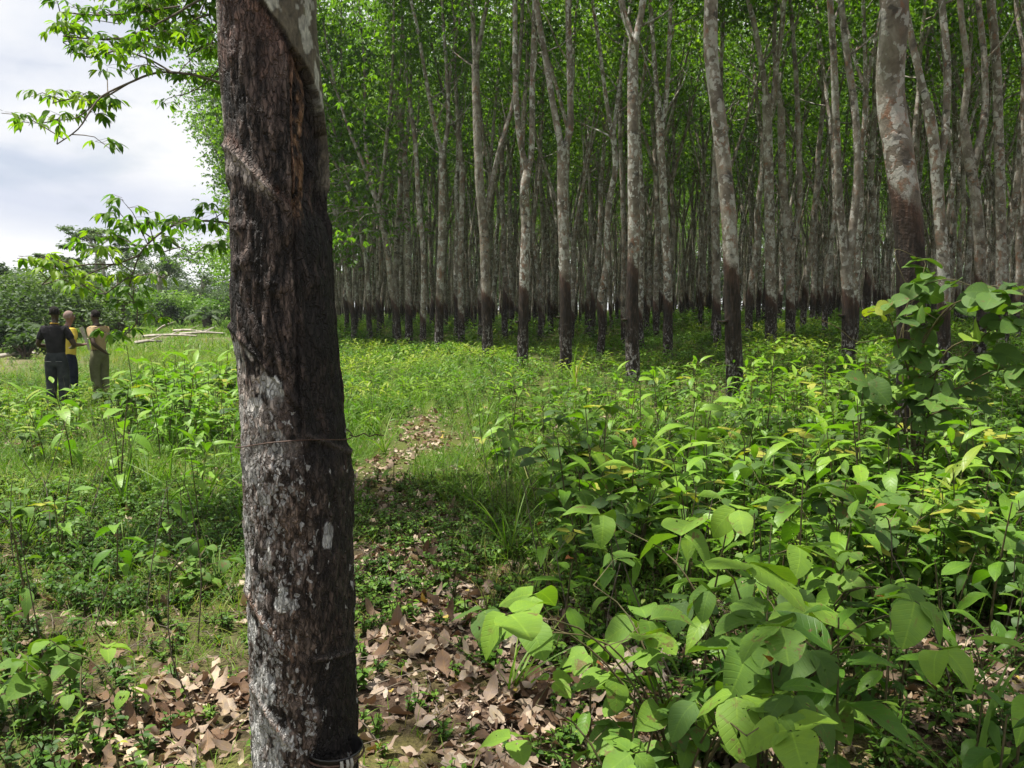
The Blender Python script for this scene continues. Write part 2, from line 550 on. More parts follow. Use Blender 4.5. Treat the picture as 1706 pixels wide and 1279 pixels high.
M_LITTER = leaf_mat('dead_leaves', [(0, (0.040, 0.026, 0.021)), (0.22, (0.105, 0.066, 0.048)), (0.42, (0.165, 0.125, 0.112)), (0.62, (0.22, 0.178, 0.162)), (0.8, (0.30, 0.25, 0.228)), (0.96, (0.40, 0.36, 0.33)), (1, (0.30, 0.24, 0.07))], 0.12, 0.75, True, 0, tcol=(1.2, 0.9, 0.6), spec=0.15)
M_FARLEAF = leaf_mat('hazed_far_leaves', [(0, (0.040, 0.070, 0.035)), (0.5, (0.075, 0.120, 0.055)), (1, (0.14, 0.20, 0.075))], 0.34, 0.6)  # greens greyed and lightened: distance haze put into the leaf colour
M_PALE = leaf_mat('pale_bush_leaves', [(0, (0.045, 0.10, 0.022)), (0.5, (0.095, 0.18, 0.035)), (1, (0.17, 0.27, 0.06))], 0.35, 0.5)
M_STEM = simple_mat('green_stem', (0.045, 0.05, 0.018), (0.11, 0.085, 0.04), 20, 0.7, 0.2)
M_TWIG = simple_mat('twig_bark', (0.05, 0.04, 0.03), (0.14, 0.115, 0.085), 20, 0.8, 0.3)
M_PALEBARK = simple_mat('pale_bark', (0.22, 0.20, 0.17), (0.40, 0.38, 0.34), 3, 0.85, 0.3)
M_DARKBARK = simple_mat('dark_bark', (0.035, 0.028, 0.022), (0.10, 0.08, 0.065), 5, 0.9, 0.5)
M_DEADWOOD = simple_mat('dead_wood', (0.20, 0.17, 0.14), (0.45, 0.41, 0.36), 6, 0.85, 0.3)
M_CUP = simple_mat('black_plastic', (0.006, 0.006, 0.006), (0.022, 0.02, 0.02), 10, 0.35, 0.1, 0.5)
M_LATEX = simple_mat('dried_latex', (0.25, 0.24, 0.21), (0.45, 0.44, 0.40), 30, 0.6, 0.2)
M_WIRE = simple_mat('rusty_wire', (0.03, 0.02, 0.016), (0.09, 0.05, 0.035), 60, 0.6, 0.1)

# ------------------------------------------------------------------ world and sun
SUN_EL, SUN_AZ = R(73), R(-80)     # azimuth measured from +y (ahead) towards +x (right)


def make_world():
    w = bpy.data.worlds.new('World'); SC.world = w
    w.use_nodes = True
    nt = w.node_tree; nt.nodes.clear(); g = NT(nt)
    sky = g.n('ShaderNodeTexSky', sky_type='NISHITA')
    sky.sun_disc = False
    sky.sun_elevation = SUN_EL
    sky.sun_rotation = SUN_AZ
    sky.air_density = 1.0; sky.dust_density = 1.5
    tc = g.n('ShaderNodeTexCoord')
    d = tc.outputs['Generated']
    v = g.mapping(d, (1.0, 1.0, 2.6))
    n1 = g.noise(v, 2.3, 5, 0.55, 0.25)
    n2 = g.noise(v, 5.5, 5, 0.55, 0.15)
    cl = g.ramp(n1, [(0.36, (5.6, 6.1, 7.4)), (0.47, (7.3, 7.6, 8.3)), (0.56, (8.4, 8.5, 8.7)), (0.7, (9.6, 9.6, 9.6))])
    cl = g.mix(g.mr(n2, 0.35, 0.65, 0.0, 0.35), cl, (9.2, 9.2, 9.3))
    sp = g.n('ShaderNodeSeparateXYZ'); g.l(d, sp.inputs[0])
    hz = g.math('ADD', sp.outputs[2], g.math('MULTIPLY', g.math('SUBTRACT', n1, 0.5), 0.22))
    band = g.math('MULTIPLY', g.mr(hz, 0.075, 0.105), g.mr(hz, 0.12, 0.175, 1.0, 0.0))
    cl = g.mix(g.math('MULTIPLY', band, .7), cl, (5.6, 6.1, 7.5))
    cl = g.mix(g.mr(hz, 0.085, 0.045), cl, (9.6, 9.6, 9.6))
    cover = g.mr(n2, 0.30, 0.42, 0.72, 1.0)
    c = g.mix(cover, sky.outputs[0], cl)
    bg = g.n('ShaderNodeBackground'); bg.inputs['Strength'].default_value = 0.05
    g.l(c, bg.inputs['Color'])
    o = g.n('ShaderNodeOutputWorld'); g.l(bg.outputs[0], o.inputs['Surface'])


make_world()
sd = bpy.data.lights.new('sun', 'SUN'); sd.energy = 4.5; sd.angle = R(0.6); sd.color = (1.0, 0.955, 0.87)
so = bpy.data.objects.new('sun', sd); COL.objects.link(so)
sdir = Vector((math.sin(SUN_AZ) * math.cos(SUN_EL), math.cos(SUN_AZ) * math.cos(SUN_EL), math.sin(SUN_EL)))
so.rotation_euler = sdir.to_track_quat('Z', 'Y').to_euler()
so.location = (0, 0, 40)

# ------------------------------------------------------------------ ground
PATH = np.array([(0.35, 1.5), (0.0, 3.1), (-0.45, 4.76), (-0.95, 6.3), (-1.2, 8.7), (-1.15, 12.5), (-1.0, 17.5), (-1.6, 22)])


def path_dist(x, y):
    px = np.interp(y, PATH[:, 1], PATH[:, 0])
    return np.abs(x - px + 0.18 * np.sin(y * 1.7))


def edge_x(y):
    """x of the front row of the plantation at distance y"""
    y = np.asarray(y, float)
    return np.interp(y, [-40, 29, 36, 46, 80, 160], [23.8, -2.4, -6.8, -12.6, -22.8, -47])


def litter_w(x, y):
    a = np.exp(-(path_dist(x, y) / (.40 - .16 * sst(5, 9, y))) ** 2) * (1 - sst(11, 15, y)) * (.45 + .55 * (1 - sst(6, 9, y)))
    b = .72 * np.exp(-(((x - 0.32) / 0.62) ** 2 + ((y - 3.5) / 1.0) ** 2) ** 2)
    c = np.exp(-(((x + 1.32) / 0.30) ** 2 + ((y - 3.3) / 0.55) ** 2) ** 2)
    d = np.exp(-(((x - 2.05) / 0.45) ** 2 + ((y - 3.5) / 0.7) ** 2) ** 2)
    return np.clip((a * 0.8 + b + c + d) * (.55 + .9 * fbm(x * 2.3, y * 2.3, seed=71, o=3)), 0, 1)


def bare_w(x, y):
    b = .72 * np.exp(-(((x + 16.5) / 4.2) ** 2 + ((y - 24) / 6) ** 2) ** 2) * sst(.42, .56, fbm(x * .6, y * .6, seed=9))
    return np.clip(b + .65 * np.exp(-(((x + 17) / 8) ** 2 + ((y - 43) / 6) ** 2) ** 2) * sst(.48, .62, fbm(x * .5, y * .5, seed=19)), 0, 1)


def make_ground():
    def graded(n, a, lim):
        t = np.linspace(-1, 1, n)
        return np.sinh(t * a) / math.sinh(a) * lim
    xs = graded(261, 5.2, 700)
    ty = np.linspace(0, 1, 300)
    ys = -25 + (np.exp(ty * 5.0) - 1) / (math.exp(5.0) - 1) * 1100
    X, Y = np.meshgrid(xs, ys)
    x, y = X.ravel(), Y.ravel()
    z = tz(x, y)
    V = np.stack([x, y, z], -1)
    nx, ny = len(xs), len(ys)
    i = np.arange(ny - 1)[:, None] * nx; j = np.arange(nx - 1)[None]
    Q = np.stack([i + j, i + j + 1, i + j + 1 + nx, i + j + nx], -1).reshape(-1, 4)
    green = np.clip(0.12 + 0.25 * (x < -.75) + 0.6 * sst(4, 12, y) - litter_w(x, y) - .25 * (fbm(x * 1.2, y * 1.2, seed=29) > .52), 0, 1)
    green = np.where(y < 0, 0.3, green)
    grove = sst(0, 4, x - edge_x(y))
    green = green * (1 - 0.5 * grove)
    bare = bare_w(x, y)
    me = mesh_np('ground', V, Q, M_GROUND, {'green': green, 'bare': bare})
    tag(link('ground', me), kind='structure')


make_ground()


# ------------------------------------------------------------------ rubber trees
def add_tube(A, P, rad, sides, step, pan0=None, k=0.17, lump=0.0, seed=0, z0=0.0):
    V, Q, ang = tube(P, rad, sides, step, lump, seed)
    pan = V[:, 2] - z0 - pan0 + k * np.clip(ang, -2.2, 2.2) + 3.0 * (np.abs(ang) > 2.3) if pan0 is not None else np.full(len(V), 3.0)
    A.add(V, Q, pan)


def trunk_mesh(A, name):
    V, Q, T, U = A.arrays()
    return mesh_np(name, V, Q, M_BARK, {'pan': T})


def rand_limb(p0, d0, length, r0, r1, g, curve=0.18, n=5):
    P = [np.array(p0, float)]; d = unit(np.array(d0, float))
    for i in range(n):
        d = unit(d + g.normal(0, curve, 3) * (0.6, 0.6, 0.25) + np.array([0, 0, 0.16]))
        P.append(P[-1] + d * length / n)
    return np.array(P), np.linspace(r0, r1, n + 1)


def crown_leaves(pts, g, n_sprays, spread=0.85, L=0.175, rows=None):
    """drooping three-leaflet sprays in clumps round the given points"""
    pts = np.asarray(pts)
    pk = pts[g.integers(0, len(pts), n_sprays)]
    off = g.normal(0, 1, (n_sprays, 3)) * spread * (0.55, 0.55, 0.30)
    c = pk + off
    az0 = g.uniform(0, 2 * PI, n_sprays)
    wh = np.argmin(((c[:, None, :] - pts[None, ::6, :]) ** 2).sum(-1), 1)
    tint = np.clip(0.44 + 0.15 * g.normal(0, 1, n_sprays) + 0.22 * g.normal(0, 1, len(pts))[wh], 0, 1)
    A = Acc()
    for k in (-1, 0, 1):
        az = az0 + k * 0.85 + g.normal(0, 0.15, n_sprays)
        el = -0.25 - np.abs(g.normal(0, 0.4, n_sprays))
        LL = L * g.uniform(0.7, 1.25, n_sprays)
        up = np.tile((0, 0, 1.0), (n_sprays, 1)) + g.normal(0, 0.35, (n_sprays, 3))
        A.add(*leaves(c, vdir(az, el), up, LL, LL * 0.42, 0.15, 0.25, tint, rows or RHOMB))
    return A


def crown_pts(limbs, zmin, g, n=60):
    out = []
    for P in limbs:
        for p in P:
            if p[2] > zmin: out.append(p)
    return np.array(out) if len(out) else np.array([limbs[0][-1]])


def grow_limb_tree(A, base_limbs, g, sides=6, twig=True):
    """side branches and twigs on finished limbs; returns every limb polyline"""
    limbs = [P for P, r in base_limbs]
    for P, r in list(base_limbs):
        Ps, rs = smooth_line(P, r, 0.9)
        for i in range(len(Ps)):
            if Ps[i][2] > 6.5 and g.random() < 0.75:
                az = g.uniform(0, 2 * PI); el = g.uniform(0.1, 0.9)
                ln = g.uniform(0.9, 2.6)
                Q, q = rand_limb(Ps[i], vdir(az, el), ln, max(0.016, rs[i] * 0.45), 0.006, g, 0.25, 4)
                add_tube(A, Q, q, 4, 0.6)
                limbs.append(Q[1:])
    return limbs


def proto_tree(seed, edge=False):
    g = np.random.default_rng(seed)
    A = Acc()
    r0 = g.uniform(0.085, 0.125)
    fork = g.uniform(4.2, 8.5) if not edge else g.uniform(3.6, 6.5)
    lean = g.normal(0, 0.28, 2)
    nk = max(4, int(fork / 0.95))
    P = [np.array([0, 0, -0.25]), np.array([0, 0, 0.0])]
    w = g.normal(0, 0.035, (nk, 2))
    for i in range(1, nk + 1):
        t = i / nk
        P.append(np.array([lean[0] * t ** 1.3 + w[i - 1, 0], lean[1] * t ** 1.3 + w[i - 1, 1], fork * t]))
    P = np.array(P)
    rad = np.concatenate([[r0 * 1.3, r0 * 1.12], np.linspace(r0, r0 * 0.72, nk)])
    add_tube(A, P, rad, 14, 0.22, g.uniform(1.15, 1.95), lump=0.08, seed=seed)
    base = []
    n = 3 if edge else (g.integers(2, 4) if g.random() < 0.8 else 1)
    az0 = g.uniform(0, 2 * PI)
    top = g.uniform(14.5, 18)
    for k in range(n):
        az = az0 + k * 2 * PI / n + g.normal(0, 0.3)
        if edge and k < 2: az = PI + g.uniform(-.7, .7)
        el = g.uniform(1.15, 1.38) if not edge else g.uniform(0.98, 1.2)
        ln = (top - fork) / math.sin(el) * g.uniform(0.75, 1.0)
        Q, q = rand_limb(P[-1] - (0, 0, 0.12), vdir(az, el), ln, r0 * (0.62 if n > 1 else 0.72), 0.02, g, 0.085 if not edge else .11, 7)
        add_tube(A, Q, q, 8, 0.35, lump=0.08, seed=seed + k)
        base.append((Q, q))
        if g.random() < 0.8:
            i = g.integers(2, 4)
            Q2, q2 = rand_limb(Q[i], vdir(az + g.uniform(-1.5, 1.5), g.uniform(0.9, 1.25)), ln * 0.55, q[i] * 0.7, 0.015, g, 0.14, 5)
            add_tube(A, Q2, q2, 6, 0.45)
            base.append((Q2, q2))
    limbs = grow_limb_tree(A, base, g)
    pts = crown_pts(limbs, 8.8 if not edge else 5.0, g)
    if edge:
        low = pts[g.integers(0, len(pts), 14)] * (.8, 1.0, 0) + np.stack([g.normal(-.8, 1.0, 14), g.normal(0, 1.0, 14), g.uniform(3.2, 6.5, 14)], -1)
        for p in low:
            s = np.array([p[0] * .3, p[1] * .3, min(p[2] + 1.0, fork + 1)])
            add_tube(A, [s, (s + p) / 2 + (0, 0, 0.35), p], [0.018, 0.012, 0.006], 4, 0.5)
        pts = np.concatenate([pts, low, low])
    C = crown_leaves(pts, g, 1450 if not edge else 2500, 0.95, 0.165 if not edge else 0.22)
    return trunk_mesh(A, 'trunk'), C.mesh('crown', M_CROWN, False)


PROTO = [proto_tree(100 + i) for i in range(14)]
EDGE = [proto_tree(200 + i, True) for i in range(4)]

TREES = []          # (x, y) of every placed tree


def place_tree(pm, x, y, label, group, rz=0.0, sc=1.0, name='rubber_tree'):
    e = empty(name, (x, y, float(tz(x, y))), label, 'tree', group, rz)
    e.scale = (sc, sc, sc)
    link('trunk', pm[0], e); link('crown', pm[1], e)
    TREES.append((x, y))
    return e


# front trees traced from the photo: d, trunk width px at mid, trunk px polyline, limbs, panel height, label
FT = [
    (8.0, 45, [(1516, 800), (1516, 600), (1513, 391), (1499, 249), (1490, 142), (1484, 35), (1482, -60), (1482, -300)], [], 2.62,
     'thick patchy grey and pinkish rubber tree wrapped by a leafy vine'),
    (13.5, 25, [(1227, 672), (1222, 560), (1218, 450), (1213, 350), (1204, 249), (1196, 178), (1186, 89), (1184, 0), (1186, -150)], [], 2.33,
     'straight unforked rubber tree with pink blotches and a long dark tapped panel'),
    (18, 20, [(1055, 640), (1053, 500), (1056, 387), (1054, 211), (1054, 105), (1055, 72)],
     [[(1055, 76), (1046, 40), (1036, 0), (1030, -120)], [(1055, 76), (1063, 45), (1071, 0), (1082, -140)]], 2.55,
     'pale rubber tree that forks into a tight Y just under the top edge'),
    (20.4, 18, [(943, 628), (942, 520), (940, 436), (937, 330), (937, 281), (936, 245)],
     [[(936, 250), (922, 176), (908, 88), (894, 0), (884, -130)], [(936, 250), (950, 218), (949, 105), (947, 0), (950, -140)]], 2.3,
     'rubber tree with two long limbs, the left one leaning far left'),
    (22, 16, [(870, 610), (873, 480), (876, 369), (874, 316), (879, 285)],
     [[(879, 290), (866, 229), (859, 140), (858, 0), (855, -120)], [(879, 290), (886, 246), (887, 140), (890, 35), (893, -100)]], 2.1,
     'rubber tree with two near parallel upright limbs, second left of the tight Y tree'),
    (25, 16, [(813, 594), (810, 500), (807, 400), (799, 299), (794, 176), (792, 108)],
     [[(792, 112), (788, 35), (784, -60)], [(792, 112), (805, 35), (814, -20), (820, -110)], [(806, 362), (813, 334), (831, 253), (845, 204), (855, 165), (868, 60), (872, -60)]], 1.95,
     'rubber tree with one bright limb slanting up to the right'),
    (29, 13, [(731, 582), (733, 480), (736, 387), (737, 281), (737, 255)],
     [[(737, 258), (725, 211), (707, 116), (697, 53), (683, -10), (672, -100)], [(737, 258), (746, 211), (746, 151), (741, 70), (736, 0), (733, -90)], [(745, 180), (753, 100), (771, 0), (780, -80)]], 1.75,
     'slim rubber tree opening into a wide V of pale limbs in the front row'),
    (30, 10, [(769, 580), (767, 450), (768, 390), (770, 300), (764, 220)], [[(764, 225), (758, 120), (760, 0), (758, -90)]], 1.3,
     'thin dull brown rubber tree between the wide V tree and the sunlit limb tree'),
    (33, 11, [(681, 566), (681, 436), (677, 330), (674, 260)], [[(674, 265), (664, 160), (652, 40), (644, -60)], [(674, 265), (684, 150), (682, 20), (684, -70)]], 1.6,
     'thin rubber tree forking above mid height, left of the wide V tree'),
    (36, 10, [(659, 566), (660, 430), (668, 300), (668, 240)], [[(668, 245), (660, 140), (655, 0), (652, -70)], [(668, 245), (676, 140), (690, 10)]], 1.6,
     'thin mottled rubber tree standing leftmost of the clear front row trunks'),
    (30, 9, [(704, 580), (706, 430), (698, 340), (692, 240), (680, 150)], [[(680, 155), (672, 60), (664, -60)]], 1.2,
     'slender leaning rubber tree just left of the wide V tree'),
    (24, 17, [(1284, 572), (1284, 480), (1283, 390), (1279, 231), (1276, 160)],
     [[(1276, 165), (1269, 107), (1256, 35), (1246, -10), (1236, -110)], [(1277, 200), (1288, 160), (1294, 107), (1304, 30), (1310, -90)]], 1.55,
     'rubber tree forking high into a narrow V, next right of the straight pink blotched one'),
    (25, 14, [(1317, 545), (1315, 450), (1311, 380), (1306, 300), (1300, 180)], [[(1300, 185), (1290, 80), (1296, -60)], [(1314, 440), (1326, 380), (1333, 320), (1331, 213), (1327, 107), (1320, 0), (1318, -90)]], 1.35,
     'rubber tree split low into two trunks, the right one pale and straight'),
    (19, 19, [(1414, 590), (1413, 500), (1410, 448)],
     [[(1410, 455), (1400, 353), (1395, 320), (1388, 213), (1380, 107), (1368, 0), (1358, -120)], [(1410, 455), (1422, 371), (1430, 284), (1427, 180), (1416, 90), (1409, 0), (1405, -120)]], 1.7,
     'dark footed rubber tree whose trunk parts into two limbs at chest height'),
    (16, 19, [(1572, 640), (1571, 460), (1566, 355), (1558, 249), (1545, 170)],
     [[(1546, 175), (1532, 120), (1518, 40), (1508, -40), (1500, -140)], [(1562, 300), (1576, 215), (1583, 107), (1580, 0), (1576, -130)]], 1.6,
     'grey rubber tree close behind the vine, one limb bending left'),
    (19, 17, [(1632, 560), (1630, 460), (1626, 355), (1615, 284), (1606, 200)], [[(1606, 205), (1612, 120), (1600, 20), (1594, -100)], [(1615, 284), (1640, 200), (1646, 100), (1640, -40)]], 1.9,
     'rubber tree with a crooked fork, second from the right edge'),
    (20, 16, [(1672, 560), (1669, 430), (1668, 355), (1665, 213), (1658, 107), (1650, 0), (1646, -130)], [], 1.4,
     'straight speckled rubber tree nearest the right edge'),
    (24, 14, [(1113, 572), (1112, 450), (1109, 390), (1103, 284), (1095, 160)], [[(1095, 165), (1088, 60), (1082, -60)], [(1100, 240), (1112, 140), (1118, 0), (1122, -80)]], 1.7,
     'rubber tree just right of the tight Y tree with a dark foot'),
    (26, 12, [(1195, 560), (1194, 450), (1190, 350), (1192, 240), (1188, 140)], [[(1188, 145), (1180, 40), (1176, -60)], [(1190, 200), (1202, 90), (1206, -60)]], 1.5,
     'rubber tree half hidden behind the straight pink blotched one'),
]


def front_tree(spec, idx):
    d, wpx, tr, limbs, pan, label = spec
    g = np.random.default_rng(500 + idx)
    x0 = gx(tr[0][0], d); zb = float(tz(x0, d))
    org = np.array([x0, d, zb])
    A = Acc()
    r = wpx * d / F / 2
    P = [np.array([0, 0, -0.3])]
    wand = g.normal(0, 0.05, 40)
    for i, (px, py) in enumerate(tr):
        p = at(px, py, d) - org
        if i == 0: p = np.array([0, 0, 0.02])
        else: p[1] += wand[i]
        if i == 0 or p[2] > P[-1][2] + 0.15: P.append(p)
    P = np.array(P)
    hz = P[:, 2]
    rad = r * np.interp(hz, [-0.3, 0.1, 0.5, 2, 8, 12, 16], [1.4, 1.2, 1.08, 1.03, 0.82, 0.66, 0.3])
    base = []
    if not limbs:
        tip = P[-1]
        up, ur = rand_limb(tip, (0, 0, 1), 15 - tip[2], rad[-1], 0.03, g, 0.06, 5)
        P = np.vstack([P, up[1:]]); rad = np.concatenate([rad, ur[1:]])
        base.append((up, ur))
    add_tube(A, P, rad, 24 if d < 15 else 18, 0.10 if d < 15 else 0.16, pan, k=0.13, lump=0.07, seed=idx)
    for k, lb in enumerate(limbs):
        yaw = g.normal(0, 0.05)
        Q = []
        for j, (px, py) in enumerate(lb):
            p = at(px, py, d) - org
            p[1] += yaw * 10 * (j / len(lb)) ** 2 + (np.interp(p[2], P[:, 2], P[:, 1]) if j == 0 else 0)
            Q.append(p)
        up, ur = rand_limb(Q[-1], unit(np.array(Q[-1]) - Q[-2]), max(2.0, 15.5 - Q[-1][2]), 0.05, 0.015, g, 0.12, 5)
        Q = np.vstack([Q, up[1:]])
        rl = r * np.interp(Q[:, 2], [0, 5, 9, 16], [0.8, 0.64, 0.5, 0.14])
        if k == 2: rl = rl * 0.8
        add_tube(A, Q, rl, 12, 0.2, lump=0.07, seed=idx * 7 + k)
        base.append((Q, rl))
    lim = grow_limb_tree(A, base, g)
    pts = crown_pts(lim, 9.6, g)
    C = crown_leaves(pts, g, 2300, 0.95, .145)
    e = empty('rubber_tree', org, label, 'tree', 'rubber trees along the front rows of the grove')
    link('trunk', trunk_mesh(A, 'trunk'), e)
    link('crown', C.mesh('crown', M_CROWN, False), e)
    TREES.append((x0, d))
    return e, org, P, rad


FRONT = [front_tree(s, i) for i, s in enumerate(FT)]


# the rest of the grove, on its planting grid
def grove():
    cand = []
    for k in range(0, 44):
        s = 0.0
        y = 9.0
        while y < 135:
            yy = y + rng.normal(0, 0.35)
            xx = float(edge_x(yy)) + 3.1 * k + rng.normal(0, 0.3)
            y += 2.25
            pxx = CX + F * xx / max(yy, 1)
            if yy < 8 or pxx < 150 or pxx > 1790: continue
            if k == 0 and yy < 31: continue
            if yy < 24 and k <= 2: continue
            if any((xx - a) ** 2 + (yy - b) ** 2 < 2.2 for a, b in TREES): continue
            if pxx > 1250 and yy < 20: continue
            cand.append((yy, xx, k, pxx))
    cand.sort()
    return cand


CAND = grove()
N_IND = 276
tree_no = 0
for yy, xx, k, pxx in CAND[:N_IND]:
    if k == 0:
        pm = EDGE[tree_no % 4]
        lab = 'edge tree of the rubber grove with leafy low branches, facing the clearing'
    else:
        pm = PROTO[int(rng.integers(0, len(PROTO)))]
        if yy < 32:
            lab = 'slender rubber tree in the second or third row behind the front trunks'
        elif pxx < 800:
            lab = 'thin rubber tree in the crowded far rows on the left side of the grove'
        elif pxx < 1250:
            lab = 'thin rubber tree in the crowded far rows in the middle of the grove'
        else:
            lab = 'thin shaded rubber tree in the crowded far rows on the right side of the grove'
    place_tree(pm, xx, yy, lab, 'rubber trees in the deep rows of the grove', float(rng.uniform(-0.5, 0.5)), float(rng.uniform(0.88, 1.12)))
    tree_no += 1

# rows beyond counting, and the rows out of the frame on the right that darken the grove
def far_grove():
    V1, Q1, T1 = [], [], []; n1 = 0
    V2, Q2, T2 = [], [], []; n2 = 0
    spots = [(x, y) for y, x, k, p in CAND[N_IND:] if rng.random() < 0.8]
    for k in range(1, 6):
        for yy in np.arange(4, 60, 4.2):
            xx = (1790 - CX) / F * yy + 1.0 + 4.2 * (k - 1) + rng.normal(0, .4)
            if xx > 6: spots.append((xx, yy + rng.normal(0, .4)))
    for x, y in spots:
        pm = PROTO[int(rng.integers(0, len(PROTO)))]
        a = rng.uniform(0, 2 * PI); c, s = math.cos(a), math.sin(a)
        M = np.array([[c, -s, 0], [s, c, 0], [0, 0, 1]]) * rng.uniform(0.9, 1.15)
        for me, (VV, QQ, TT), at_ in ((pm[0], (V1, Q1, T1), 'pan'), (pm[1], (V2, Q2, T2), 'tint')):
            nv = len(me.vertices)
            v = np.empty(nv * 3, np.float32); me.vertices.foreach_get('co', v); v = v.reshape(-1, 3)
            q = np.empty(len(me.loops), np.int32); me.loops.foreach_get('vertex_index', q); q = q.reshape(-1, 4)
            t = np.empty(nv, np.float32); me.attributes[at_].data.foreach_get('value', t)
            off = n1 if at_ == 'pan' else n2
            if at_ == 'tint':           # thin the crowns, they are a mass at that distance
                q = q.reshape(-1, 4)[::2]
            VV.append(v @ M.T + (x, y, tz(x, y))); QQ.append(q + off); TT.append(t)
            if at_ == 'pan': n1 += nv
            else: n2 += nv
    V = np.concatenate(V1 + V2)
    Q = np.concatenate([np.concatenate(Q1), np.concatenate(Q2) + n1])
    T = np.concatenate(T1 + T2)
    me = mesh_np('distant_grove', V, Q, M_BARK, {'pan': T, 'tint': T}, smooth=False)
    me.materials.append(M_CROWN)
    mi = np.zeros(len(Q), np.int32); mi[sum(len(q) for q in Q1):] = 1
    me.polygons.foreach_set('material_index', mi)
    tag(link('distant_grove', me), 'dense mass of more rubber trees closing the back of the grove', 'forest', kind='stuff')


far_grove()


# ------------------------------------------------------------------ the tapped tree in front
FD = 2.2
SIL_Y = [-200, 0, 128, 250, 400, 545, 600, 640, 800, 900, 1000, 1100, 1279, 1560]
SIL_L = [360, 365, 372, 380, 382, 383, 395, 398, 403, 407, 410, 415, 420, 405]
SIR_Y = [-200, 0, 100, 150, 200, 300, 350, 380, 500, 560, 620, 690, 700, 740, 752, 790, 900, 1000, 1100, 1200, 1279, 1560]
SIR_R = [515, 523, 528, 533, 540, 547, 549, 556, 560, 567, 572, 578, 580, 582, 588, 592, 593, 596, 597, 600, 601, 625]


